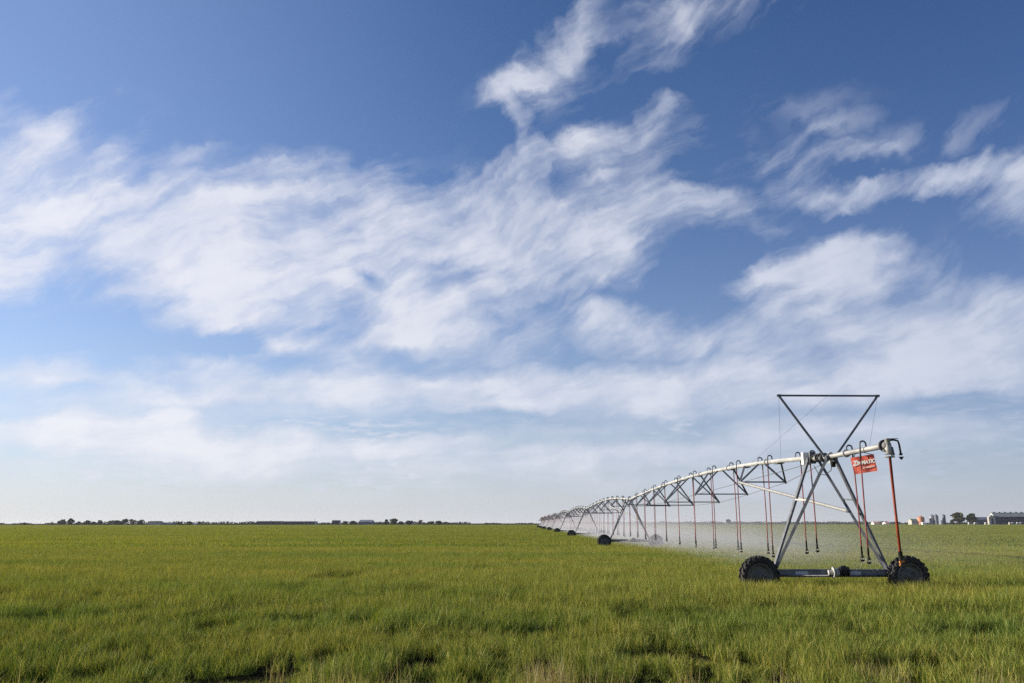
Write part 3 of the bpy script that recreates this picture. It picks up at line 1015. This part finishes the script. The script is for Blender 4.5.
# --- drop hoses: gooseneck over the pipe, hose, weight and nozzle
def hose_parts(y, s, zbot, sway):
    c = pipe_at(y)
    x0 = s * .17
    g = bmesh.new()
    arc = [c + Vector((-s * .01, 0, PR * .9)), c + Vector((-s * .01, 0, PR + .06))]
    arc += [c + Vector((s * (.08 - .09 * math.cos(a)), 0, PR + .07 + .09 * math.sin(a))) for a in (.5, 1.1, 1.7, 2.3, 2.8)]
    arc += [c + Vector((x0, 0, PR + .02)), c + Vector((x0 + s * .005, 0, -.25))]
    tube(g, arc, .026, 8)
    h = bmesh.new()
    top = c + Vector((x0 + s * .005, 0, -.22))
    bot = Vector((x0 + s * .005 + sway, y, zbot + .30))
    n = 7
    pts = [top.lerp(bot, i / n) + Vector((sway * .5 * math.sin(math.pi * i / n), 0, 0)) for i in range(n + 1)]
    tube(h, pts, .021, 7)
    wgt = bmesh.new()
    tube(wgt, [bot + Vector((0, 0, .02)), bot + Vector((0, 0, -.20))], .030, 8)
    noz = bmesh.new()
    b = bot + Vector((0, 0, -.30))
    tube(noz, [b + Vector((0, 0, .10)), b + Vector((0, 0, .04)), b + Vector((0, 0, .0))], [.022, .05, .03], 10)
    for a in (0, 2.1, 4.2): tube(noz, [b + Vector((.05 * math.cos(a), .05 * math.sin(a), .03)), b + Vector((.05 * math.cos(a), .05 * math.sin(a), -.06))], .007, 5)
    tube(noz, [b + Vector((0, 0, -.05)), b + Vector((0, 0, -.09)), b + Vector((0, 0, -.12))], [.07, .06, .02], 10)
    return g, h, wgt, noz, b


hr = random.Random(3)
YS = [(-3.62, -1, 1.22), (-2.15, 1, 1.22), (.75, -1, 1.40), (2.8, 1, 1.28)]
y, s = 5.8, -1
while y < SPAN * NSPAN - 1:
    YS.append((y, s, 1.10 + hr.uniform(-.10, .10)))
    y += 2.0 if s < 0 else 3.0
    s = -s
NOZZLES = []
far = bmesh.new()
for i, (y, s, zb) in enumerate(YS):
    sw = hr.uniform(-.02, .035)
    g, h, wgt, noz, b = hose_parts(y, s, zb, sw)
    NOZZLES.append(b)
    if i < 96:
        ho = obj('drop_hose', h, M['hose'], machine)
        obj('gooseneck', g, M['galv'], ho)
        obj('hose_weight', wgt, M['black'], ho)
        obj('nozzle', noz, M['black'], ho)
    else:
        for b_ in (g, h, wgt, noz):
            tm = bpy.data.meshes.new('tmp')
            b_.to_mesh(tm)
            far.from_mesh(tm)
            bpy.data.meshes.remove(tm)
            b_.free()
fo = obj('drop_hose', far, M['hose'], machine)
fo['kind'] = 'stuff'
fo['label'] = 'far drop hoses hanging from the distant spans'


# ---------------------------------------------------------------- water
def water_mat():
    m, nt, p = base_mat('water_jet')
    nt.n.remove(p)
    out = next(n for n in nt.n if n.type == 'OUTPUT_MATERIAL')
    t = nt.new('ShaderNodeBsdfTransparent')
    d = nt.new('ShaderNodeBsdfTranslucent')
    d.inputs['Color'].default_value = (.85, .87, .9, 1)
    d2 = nt.new('ShaderNodeBsdfDiffuse')
    d2.inputs['Color'].default_value = (.85, .87, .9, 1)
    a = nt.new('ShaderNodeMixShader')
    nt.l.new(d.outputs[0], a.inputs[1])
    nt.l.new(d2.outputs[0], a.inputs[2])
    b = nt.new('ShaderNodeMixShader')
    pos = nt.new('ShaderNodeNewGeometry').outputs['Position']
    nt.put(b.inputs[0], nt.remap(nt.noise(pos, 9, 4, .7), .42, .72, 0, .34))
    nt.l.new(t.outputs[0], b.inputs[1])
    nt.l.new(a.outputs[0], b.inputs[2])
    nt.l.new(b.outputs[0], out.inputs['Surface'])
    return m


bm = bmesh.new()
wr = random.Random(8)
for b in NOZZLES[:40]:
    near_ = b.y < 12
    for q in range(14 if near_ else 14):
        a = wr.uniform(0, 6.283)
        L = wr.uniform(.15, .65) if near_ else wr.uniform(.4, 1.3)
        up = wr.uniform(.02, .14)
        pts = []
        for i in range(6):
            t = i / 5
            pts.append(b + Vector((math.cos(a) * L * t + .25 * t * t, math.sin(a) * L * t, -.04 + up * t - .55 * t * t * L)))
        pts = [p_ for p_ in pts if p_.z > .3]
        if len(pts) > 2: tube(bm, pts, [.002 + .004 * i / 5 for i in range(len(pts))], 4, caps=False)
g = pipe_at(OV) + Vector((.40, -.1, -.36))
tube(bm, [g + Vector((t * 1.0, -.1 * t, .42 * t - .10 * t * t)) for t in (0, .3, .6, .9, 1.2)], [.004, .006, .008, .010, .012], 5, caps=False)
spray = tag(obj('water_spray', bm, water_mat()), 'fine white water jets thrown out by the hanging nozzles', 'water', kind='stuff')
spray.matrix_world = Matrix.Translation(machine.location) @ Matrix.Rotation(-.0103, 4, 'Z')


def mist_mat():
    m = bpy.data.materials.new('water_mist')
    m.use_nodes = True
    nt = NT(m.node_tree)
    nt.n.remove(next(n for n in nt.n if n.type == 'BSDF_PRINCIPLED'))
    out = next(n for n in nt.n if n.type == 'OUTPUT_MATERIAL')
    v = nt.new('ShaderNodeVolumePrincipled')
    v.inputs['Color'].default_value = (.93, .95, 1, 1)
    v.inputs['Anisotropy'].default_value = .25
    co = nt.new('ShaderNodeTexCoord').outputs['Object']
    sp = nt.new('ShaderNodeSeparateXYZ')
    nt.put(sp.inputs[0], co)
    x, y, z = sp.outputs
    n = nt.noise(nt.vmath('MULTIPLY', co, (.22, .10, .55)), 1.0, 3, .6)
    # blown to the right of the pipe: thickest just beside it, thinning downwind and with height
    fx = nt.math('MULTIPLY', nt.remap(x, -2.2, 1.5, 0, 1, 'SMOOTHSTEP'), nt.math('POWER', nt.remap(x, 1, 22, 1, 0), 2.0))
    fz = nt.remap(z, .6, 3.3, 1, 0, 'SMOOTHSTEP')
    fy = nt.math('MULTIPLY', nt.remap(y, -3, 14, .0, .5, 'SMOOTHSTEP'), 1)
    fy = nt.math('ADD', fy, nt.remap(y, 6, 34, 0, .55))
    fy = nt.math('ADD', fy, nt.remap(y, 30, 80, 0, .6))
    d = nt.math('MULTIPLY', nt.math('MULTIPLY', fx, fz), nt.math('MULTIPLY', fy, nt.remap(n, .30, .68, .25, 1.3)))
    nt.put(v.inputs['Density'], nt.math('MULTIPLY', d, MIST))
    nt.l.new(v.outputs[0], out.inputs['Volume'])
    return m


MIST = .040
bm = bmesh.new()
box(bm, (12, 200, 1.75), (30, 416, 3.3))
mist = tag(obj('water_mist', bm, mist_mat()), 'pale veil of spray drifting off the irrigation nozzles over the wheat', 'mist', kind='stuff')
mist.matrix_world = spray.matrix_world.copy()

# ---------------------------------------------------------------- far trees and farm buildings
M['bark'] = surf('tree_bark', (.05, .04, .03), (.09, .075, .055), 3, .9)
M['shed_dark'] = surf('dark_shed_and_opening_shade', (.018, .019, .024), (.035, .037, .045), .4, .8)  # dark roofs and doors, also the painted shade of open bays
M['shed_wall'] = surf('pale_shed_wall', (.32, .31, .28), (.42, .40, .36), .5, .7)
M['roof_grey'] = surf('grey_metal_roof', (.20, .22, .22), (.30, .32, .31), .4, .5, .2)
M['roof_green'] = surf('green_metal_roof', (.09, .15, .10), (.13, .19, .13), .4, .6)
M['blue_wall'] = surf('blue_grey_cladding', (.085, .10, .14), (.13, .15, .19), .4, .6)
M['navy_wall'] = surf('dark_blue_cladding', (.025, .028, .05), (.04, .043, .07), .4, .6)
M['bin'] = surf('corrugated_bin_steel', (.20, .21, .24), (.30, .31, .34), .6, .5, .3)
M['rust'] = surf('faded_red_tank_paint', (.40, .16, .10), (.52, .26, .17), .6, .7)


def foliage(name, a, b, c):
    m, nt, p = base_mat(name)
    nt.n.remove(p)
    out = next(n for n in nt.n if n.type == 'OUTPUT_MATERIAL')
    r = nt.new('ShaderNodeNewGeometry').outputs['Random Per Island']
    col = nt.ramp(r, [(0, a), (.6, b), (1, c)])
    d, t = nt.new('ShaderNodeBsdfDiffuse'), nt.new('ShaderNodeBsdfTranslucent')
    nt.put(d.inputs[0], col)
    nt.put(t.inputs[0], col)
    x = nt.new('ShaderNodeMixShader')
    x.inputs[0].default_value = .3
    nt.l.new(d.outputs[0], x.inputs[1])
    nt.l.new(t.outputs[0], x.inputs[2])
    nt.l.new(x.outputs[0], out.inputs['Surface'])
    return m


FOL = {'dark': foliage('dark_foliage', (.018, .028, .014), (.035, .05, .022), (.06, .075, .03)),
       'olive': foliage('olive_foliage', (.04, .045, .018), (.07, .072, .028), (.11, .10, .045)),
       'pale': foliage('bare_pale_twigs', (.10, .095, .075), (.15, .14, .11), (.20, .19, .15))}


class Leaves:
    def __init__(self): self.v = []

    def add(self, m):
        for p in ((-1, -1, 0), (1, -1, 0), (1, 1, 0), (-1, 1, 0)): self.v.append(m @ Vector(p))

    def bm(self):
        me = bpy.data.meshes.new('tmp')
        me.from_pydata(self.v, [], [(i, i + 1, i + 2, i + 3) for i in range(0, len(self.v), 4)])
        b = bmesh.new()
        b.from_mesh(me)
        bpy.data.meshes.remove(me)
        return b


def crown_bm(w, h, n, seed, low=.18, leaf=.55):
    """many small leaf clumps round a handful of limbs, uneven outline, gaps"""
    r = random.Random(seed)
    L = Leaves()
    lobes = [(r.uniform(-.32, .32) * w, r.uniform(-.3, .3) * w, h * r.uniform(low + .14, .80), r.uniform(.22, .36)) for _ in range(7)]
    lobes.append((0, 0, h * .78, .3))
    for _ in range(n):
        x, y, z, q = r.choice(lobes)
        d = Vector((r.gauss(0, 1), r.gauss(0, 1), r.gauss(0, 1))).normalized() * r.random() ** .4
        c = Vector((x + d.x * q * w, y + d.y * q * w, z + d.z * q * h * .62))
        c.z = min(max(c.z, h * low), h)
        m = Matrix.Translation(c) @ Matrix.Rotation(r.uniform(0, 6.3), 4, 'Z') @ Matrix.Rotation(r.uniform(0, 3.1), 4, 'X') @ Matrix.Diagonal((leaf * r.uniform(.6, 1.5), leaf * r.uniform(.4, 1.1), 1, 1))
        L.add(m)
    return L.bm()


def tree(u, w, h, kind, label, dist=1060, sparse=1.0, name='broadleaf_tree'):
    px = dist / FOC
    W, H_ = w * px, h * px + .9
    p = at(u, 523, dist + rnd.uniform(-20, 20))
    t = empty(name, (p.x, p.y, 0), rnd.uniform(0, 6))
    tag(t, label, 'tree', 'trees along the far edge of the field')
    bm = bmesh.new()
    tube(bm, [(0, 0, -.2), (.05 * W, 0, H_ * .35), (0, .03 * W, H_ * .7)], [.05 * W + .08, .04 * W + .05, .02 * W], 7)
    for k in range(5):
        a = k * 1.3 + rnd.random()
        tube(bm, [(.03 * W, 0, H_ * (.25 + .06 * k)), (W * .36 * math.cos(a), W * .36 * math.sin(a), H_ * (.5 + .08 * k))], [.03 * W, .008 * W], 5)
    obj('trunk', bm, M['bark'], t)
    obj('crown', crown_bm(W, H_, int(420 * sparse), rnd.random(), .02, .07 * W + .18), FOL[kind], t)
    return t


T = [
    (52, 4, 2.6, 'pale', 'thin scrubby tree standing by itself farthest left on the horizon', .35),
    (24, 6, 1.7, 'dark', 'low wide bush far left on the horizon', .7),
    (62.5, 6.6, 5.4, 'dark', 'round dark tree, left one of the two tall dark trees on the left horizon', 1),
    (70.5, 6.2, 6.0, 'dark', 'darkest tall tree, right one of the tall pair on the left horizon', 1.3),
    (79, 5, 3, 'dark', 'small dark bush right beside the tall dark pair', .8),
    (87, 6, 4.2, 'olive', 'ragged tree with a thin twiggy top right of the tall pair', .5),
    (93.5, 5, 2.7, 'dark', 'low bush between the twiggy tree and the flat topped tree', .8),
    (99.5, 4.8, 4.4, 'dark', 'small flat topped tree with pale light under its crown', .8),
    (109, 5, 2.8, 'dark', 'small bush at the left end of the dense dark thicket', .8),
    (117, 9, 3.8, 'dark', 'wide dense dark tree beside the pale bare trees', 1.2),
    (124, 6, 5.2, 'dark', 'taller dark tree rising at the right of the dense thicket', 1),
    (131.5, 7, 5.0, 'pale', 'pale bare twiggy tree next to the tall dark thicket tree', .4),
    (141.5, 6, 4.6, 'dark', 'dark tree leaning beside the flat roofed shed', .8),
    (180, 7, 2.4, 'dark', 'low dark bush well right of the flat roofed shed', .8),
    (189, 5, 3.0, 'dark', 'dark bush left of the little white shed', .8),
    (199.5, 5, 2.4, 'dark', 'dark bush right of the little white shed', .8),
    (345, 6, 3.0, 'dark', 'small bush directly right of the grey box building', .7),
    (353, 7, 3.3, 'dark', 'dark bush directly left of the blue grey shed', .9),
    (386.5, 4.6, 4.8, 'dark', 'slim dark tree left of the round olive tree', .8),
    (394, 8.5, 5.2, 'olive', 'rounded olive tree between the blue grey shed and the small white house', .9),
    (400.5, 4.5, 2.8, 'dark', 'small dark bush at the foot of the round olive tree', .8),
    (408.5, 7, 3.6, 'dark', 'dark tree over the roof of the small white house', .6),
    (420.5, 6, 4.2, 'pale', 'pale twiggy tree right of the small white house', .6),
    (431, 6, 2.8, 'olive', 'low olive bush left of the last dark bush', .7),
    (439, 7, 3.2, 'dark', 'wide dark bush near the right end of the left horizon trees', 1),
    (446, 4, 2.2, 'dark', 'smallest bush closing the row of left horizon trees', .7),
    (728, 5.5, 4.6, 'dark', 'single small tree seen between the hanging hoses behind the mist', 1),
    (858, 5, 2.6, 'dark', 'small bush on the horizon just right of the last tower legs', .7),
    (952.5, 3.5, 4.6, 'olive', 'small olive bush left of the big round farm trees', .8),
    (959.5, 13.5, 11.2, 'olive', 'big round olive tree left of the darker one by the long barn', 1.4),
    (972.5, 10.5, 10.8, 'dark', 'big dark round tree nearest the long barn', 1.4),
]
for u, w, h, kind, label, sp in T: tree(u, w, h, kind, label, 1060 if u < 900 else 900, sp)


def shed(u0, u1, hpx, dist, name, label, wall, roof, cat='shed', depth=14, roof_h=.3, open_front=False, pale_base=0.0):
    """a gabled building whose long side faces the field"""
    px = dist / FOC
    W, H_ = (u1 - u0) * px, hpx * px + .9
    p = at((u0 + u1) / 2, 523, dist)
    t = empty(name, (p.x, p.y + depth / 2, 0))
    tag(t, label, cat)
    eave = H_ * (1 - roof_h)
    bm = bmesh.new()
    box(bm, (0, 0, eave / 2), (W, depth, eave))
    for s in (-1, 1):                                  # gable ends
        a = [bm.verts.new((s * W / 2, y, z)) for y, z in ((-depth / 2, eave), (depth / 2, eave), (0, H_ - .1))]
        b = [bm.verts.new((s * (W / 2 - .3), y, z)) for y, z in ((-depth / 2, eave), (depth / 2, eave), (0, H_ - .1))]
        bm.faces.new(a); bm.faces.new(b)
    obj('wall', bm, wall, t)
    bm = bmesh.new()
    for s in (-1, 1):
        a, b = Vector((0, s * (depth / 2 + .5), eave - .05)), Vector((0, 0, H_))
        for i in range(max(1, int(W / 4))):            # sheets of the roof
            n = max(1, int(W / 4))
            x = -W / 2 + W * (i + .5) / n
            bar(bm, a + Vector((x, 0, .01 * (i % 2))), b + Vector((x, 0, .01 * (i % 2))), W / n, .12)
    rf = obj('roof', bm, roof, t)
    if open_front:
        bm = bmesh.new()
        n = max(2, int(W / 6))
        for i in range(n):
            x = -W / 2 + W * (i + .5) / n
            box(bm, (x, -depth / 2 - .05, eave * .55), (W / n * .96, .2, eave * .86))
        obj('opening_shade', bm, M['shed_dark'], t)  # near-black slabs on the wall, interior shade put into their colour
    if pale_base:
        bm = bmesh.new()
        box(bm, (0, -depth / 2 - .2, pale_base * eave / 2), (W, .5, pale_base * eave))
        obj('plinth', bm, M['shed_wall'], t)
    return t, W, eave, H_, rf


shed(148, 159, 3.2, 1080, 'flat_roofed_shed', 'flat roofed shed with dark roof and pale wall among the left trees', M['shed_wall'], M['shed_dark'], open_front=False)
shed(161, 172, 1.9, 1090, 'low_shed', 'very low grey shed right of the flat roofed shed', M['blue_wall'], M['roof_grey'])
shed(193.4, 196.4, 2.0, 1080, 'white_shed', 'tiny white shed between two dark bushes on the left horizon', M['white'], M['white'])
shed(256.2, 281.5, 3.1, 1060, 'livestock_shed', 'long black open livestock shed, left one of the two end to end', M['shed_wall'], M['shed_dark'], 'barn', 16, .16, True)
shed(284, 314.5, 2.9, 1060, 'livestock_shed', 'longer black open livestock shed, right one of the two end to end', M['shed_wall'], M['shed_dark'], 'barn', 16, .16, True)
shed(332, 339.2, 4.0, 1060, 'box_building', 'dark grey box shaped building left of the blue grey shed', M['bin'], M['roof_grey'], 'building', 9, .1, True)
shed(359, 372.2, 4.2, 1060, 'machinery_shed', 'long blue grey metal shed with plain wall on the left horizon', M['blue_wall'], M['bin'], 'shed', 14, .4)
shed(404.5, 412.5, 2.0, 1070, 'farmhouse', 'small white house under dark trees on the left horizon', M['white'], M['roof_grey'], 'house', 8, .5)
shed(874, 880, 2.2, 950, 'red_roofed_shed', 'small pale shed with a red roof seen left of the thick red hose', M['white'], M['rust'], 'shed', 8, .5)
shed(885.5, 890.5, 2.0, 950, 'red_roofed_shed', 'tiny white shed beside the thick red hose', M['white'], M['rust'], 'shed', 8, .4)
shed(911.8, 918.2, 5.0, 900, 'green_roofed_shed', 'pale shed with green roof left of the red tank', M['shed_wall'], M['roof_green'], 'shed', 8, .3)
shed(922.5, 926.5, 1.8, 880, 'white_trailer', 'low white trailer at the foot of the red tank', M['white'], M['white'], 'trailer', 3, .15)
shed(944, 948, 2.2, 930, 'low_shed', 'low grey shed right of the slim dark silo', M['bin'], M['roof_grey'])
shed(977, 991, 6.6, 930, 'blue_shed', 'low blue grey shed between the dark round tree and the long barn', M['blue_wall'], M['blue_wall'], 'shed', 16, .35)


def silo(u, w, h, dist, label, mat, cap=.25, name='grain_bin', ladder=False):
    px = dist / FOC
    r, H_ = w * px / 2, h * px + .9
    p = at(u, 523, dist)
    t = empty(name, (p.x, p.y, 0))
    tag(t, label, 'silo')
    bm = bmesh.new()
    n = int(H_ / .8)
    prof = [(r, 0)]
    for i in range(n):
        z = H_ * (1 - cap) * (i + .5) / n
        prof += [(r + .03, z), (r, z + H_ * (1 - cap) / n * .5)]
    lathe(bm, prof, 'Z', 28)
    obj('wall', bm, mat, t)
    bm = bmesh.new()
    ez = H_ * (1 - cap)
    lathe(bm, [(r + .1, ez - .05), (r * .25, H_ - .3), (r * .2, H_ - .3), (r * .2, H_), (.001, H_ + .1)], 'Z', 28)
    obj('roof', bm, mat, t)
    bm = bmesh.new()
    for s in (-.25, .25): tube(bm, [(s + r * .3, -r - .15, 0), (s + r * .3, -r - .15, ez), (s + r * .1, -r * .4, H_ - .4)], .06, 5)
    obj('ladder', bm, M['galv'], t)


silo(921.2, 6.4, 8.0, 900, 'squat faded red tank with a sunlit left side', M['rust'], .18, 'storage_tank')
silo(932.6, 5.4, 9.4, 900, 'wide grey grain bin with sunlit left side, left of its twin', M['bin'], .2)
silo(936.8, 3.6, 9.6, 895, 'narrow dark grain bin touching the wide grey bin', M['blue_wall'], .15)
silo(944.4, 3.0, 9.6, 900, 'slim tall dark silo standing alone left of the farm trees', M['blue_wall'], .12)
silo(941.6, 1.6, 4.0, 905, 'short stubby bin at the foot of the slim silo', M['blue_wall'], .2)

# the long barn at the right edge: its sunlit white gable end is turned towards the sun
D = 880
px = D / FOC
g0, g1 = at(991.0, 523, D), at(997.3, 523, D)
Wb, Hb = 110.0, 11.8 * px
barn = empty('long_barn', (g1.x - 1.5, D + 6, 0), R(-4))
tag(barn, 'long low barn with white gable end, dark wall and pale grey ribbed roof', 'barn')
ev, dp = Hb * .66, 13.0
bm = bmesh.new()
box(bm, (Wb / 2, 0, ev / 2), (Wb, dp, ev))
obj('wall', bm, M['navy_wall'], barn)
bm = bmesh.new()
vs_ = [(-dp / 2, 0), (dp / 2, 0), (dp / 2, ev), (0, Hb - .2), (-dp / 2, ev)]
a = [bm.verts.new((-.25, y, z)) for y, z in vs_]
b = [bm.verts.new((-.02, y, z)) for y, z in vs_]
bm.faces.new(a); bm.faces.new(b[::-1])
for i in range(5): bm.faces.new((a[i], b[i], b[(i + 1) % 5], a[(i + 1) % 5]))
gable = obj('gable_end', bm, M['white'], barn)
bm = bmesh.new()
box(bm, (-.3, 0, ev * .42), (.16, 3.2, ev * .84))
obj('door', bm, M['shed_dark'], barn)
# a white porch end facing the field, as wide as the photographed gable
pw = (g1.x - g0.x)
bm = bmesh.new()
vs_ = [(-pw, 0), (0, 0), (0, ev * .94), (-pw / 2, Hb * .84), (-pw, ev * .94)]
for y0_, y1_ in ((-dp / 2 - .4, -dp / 2 + 3),):
    a = [bm.verts.new((x, y0_, z)) for x, z in vs_]
    b = [bm.verts.new((x, y1_, z)) for x, z in vs_]
    bm.faces.new(a); bm.faces.new(b[::-1])
    for i in range(5): bm.faces.new((a[i], b[i], b[(i + 1) % 5], a[(i + 1) % 5]))
porch = obj('porch', bm, M['shed_wall'], barn)
bm = bmesh.new()
box(bm, (-pw * .48, -dp / 2 - .45, ev * .42), (pw * .26, .2, ev * .84))
obj('doorway', bm, M['shed_dark'], porch)
bm = bmesh.new()
for s in (-1, 1):
    a, b = Vector((0, s * (dp / 2 + .5), ev)), Vector((0, 0, Hb))
    for i in range(28):
        x = -.6 + (Wb + .6) * (i + .5) / 28
        bar(bm, a + Vector((x, 0, .02 * (i % 2))), b + Vector((x, 0, .02 * (i % 2))), (Wb + .6) / 28, .14)
rf = obj('roof', bm, M['roof_grey'], barn)
for i in range(20):
    bm = bmesh.new()
    x = 2.2 + i * 5.4
    box(bm, (x, 0, Hb + .35), (2.2, 1.6, .9), bev=.2)
    obj('roof_vent', bm, M['roof_grey'], rf)
for i, (u, lab) in enumerate([(969.2, 'small pale hutch under the dark round tree'), (975.3, 'little white hutch right of the dark round tree'),
                              (985.8, 'little white hutch in front of the blue grey shed'), (1009.8, 'white hutch in front of the barn wall, left one of the first pair'),
                              (1012.8, 'white hutch in front of the barn wall, right one of the first pair'), (1017.6, 'white hutch before the barn wall, left one of the last pair'),
                              (1021.0, 'white hutch before the barn wall, right one of the last pair')]):
    p = at(u, 523, 850)
    bm = bmesh.new()
    hh = 2.7
    ring = [(-1.0, 0), (1.0, 0), (1.0, 1.5), (.6, hh), (-.6, hh), (-1.0, 1.5)]
    a = [bm.verts.new((x, -1, z)) for x, z in ring]
    b = [bm.verts.new((x, 1, z)) for x, z in ring]
    bm.faces.new(a); bm.faces.new(b[::-1])
    for k in range(6): bm.faces.new((a[k], b[k], b[(k + 1) % 6], a[(k + 1) % 6]))
    tag(obj('animal_hutch', bm, M['shed_wall'], None, loc=(p.x, p.y, 0)), lab, 'hutch', 'white hutches by the long barn')

# power poles on the left horizon
for u, h, lab in ((271, 4.2, 'thin pole rising behind the left black livestock shed'), (314.6, 5.4, 'thin power pole at the right end of the black livestock sheds')):
    p = at(u, 523, 1065)
    t = empty('power_pole', (p.x, p.y, 0))
    tag(t, lab, 'pole')
    hh = h * 1065 / FOC + .9
    bm = bmesh.new()
    tube(bm, [(0, 0, 0), (0, 0, hh)], [.2, .14], 7)
    obj('pole', bm, M['bark'], t)
    bm = bmesh.new()
    bar(bm, (-1.2, -.2, hh - .6), (1.2, -.2, hh - .6), .14, .14)
    obj('crossarm', bm, M['bark'], t)

# hedges and woods too far to count
r = random.Random(77)
L = Leaves()
for u0, u1, hh, gap, dd in ((-60, 60, 1.0, .5, 1500), (72, 105, 2.4, .1, 1180), (105, 150, 3.6, .1, 1180), (150, 255, 2.5, .1, 1180), (240, 335, 1.5, .2, 1300), (338, 384, 2.4, .1, 1180), (372, 470, 1.9, .15, 1200), (470, 620, .7, .5, 1700), (560, 900, 2.0, .12, 1500), (755, 900, 1.2, .3, 1150), (905, 1100, 1.6, .35, 1000)):
    u = u0
    while u < u1:
        u += r.uniform(.25, .9)
        if math.sin(u * .21 + u0) + .6 * math.sin(u * .57) + 1.6 < gap * 3.2 * 1.0 and gap > .2: continue
        h = hh * (.55 + .35 * math.sin(u * .13 + 1.7 * u0) ** 2 + .25 * r.random())
        p = at(u, 523, dd + r.uniform(-20, 20))
        S_ = dd / FOC
        for _ in range(9):
            c = Vector((p.x + r.gauss(0, .7) * S_, p.y + r.gauss(0, 3), .3 + r.random() ** 1.3 * (h * S_ + .6)))
            m = Matrix.Translation(c) @ Matrix.Rotation(r.uniform(0, 6.3), 4, 'Z') @ Matrix.Rotation(r.uniform(0, 3.1), 4, 'X') @ Matrix.Diagonal((r.uniform(.3, .7) * S_, r.uniform(.25, .5) * S_, 1, 1))
            L.add(m)
tag(obj('far_hedge', L.bm(), FOL['dark']), 'low dark line of far hedges and woods along the horizon', 'hedge', kind='stuff')


# ---------------------------------------------------------------- air
HAZE = .00005
m = bpy.data.materials.new('haze_air')
m.use_nodes = True
nt = NT(m.node_tree)
nt.n.remove(next(n for n in nt.n if n.type == 'BSDF_PRINCIPLED'))
v = nt.new('ShaderNodeVolumePrincipled')
v.inputs['Color'].default_value = (.88, .93, 1, 1)
v.inputs['Density'].default_value = HAZE
v.inputs['Anisotropy'].default_value = .2
nt.l.new(v.outputs[0], next(n for n in nt.n if n.type == 'OUTPUT_MATERIAL').inputs['Volume'])
bm = bmesh.new()
box(bm, (0, 0, 8.5), (12400, 12400, 19))
tag(obj('haze', bm, m), 'thin pale air over the whole field', 'haze', kind='stuff')
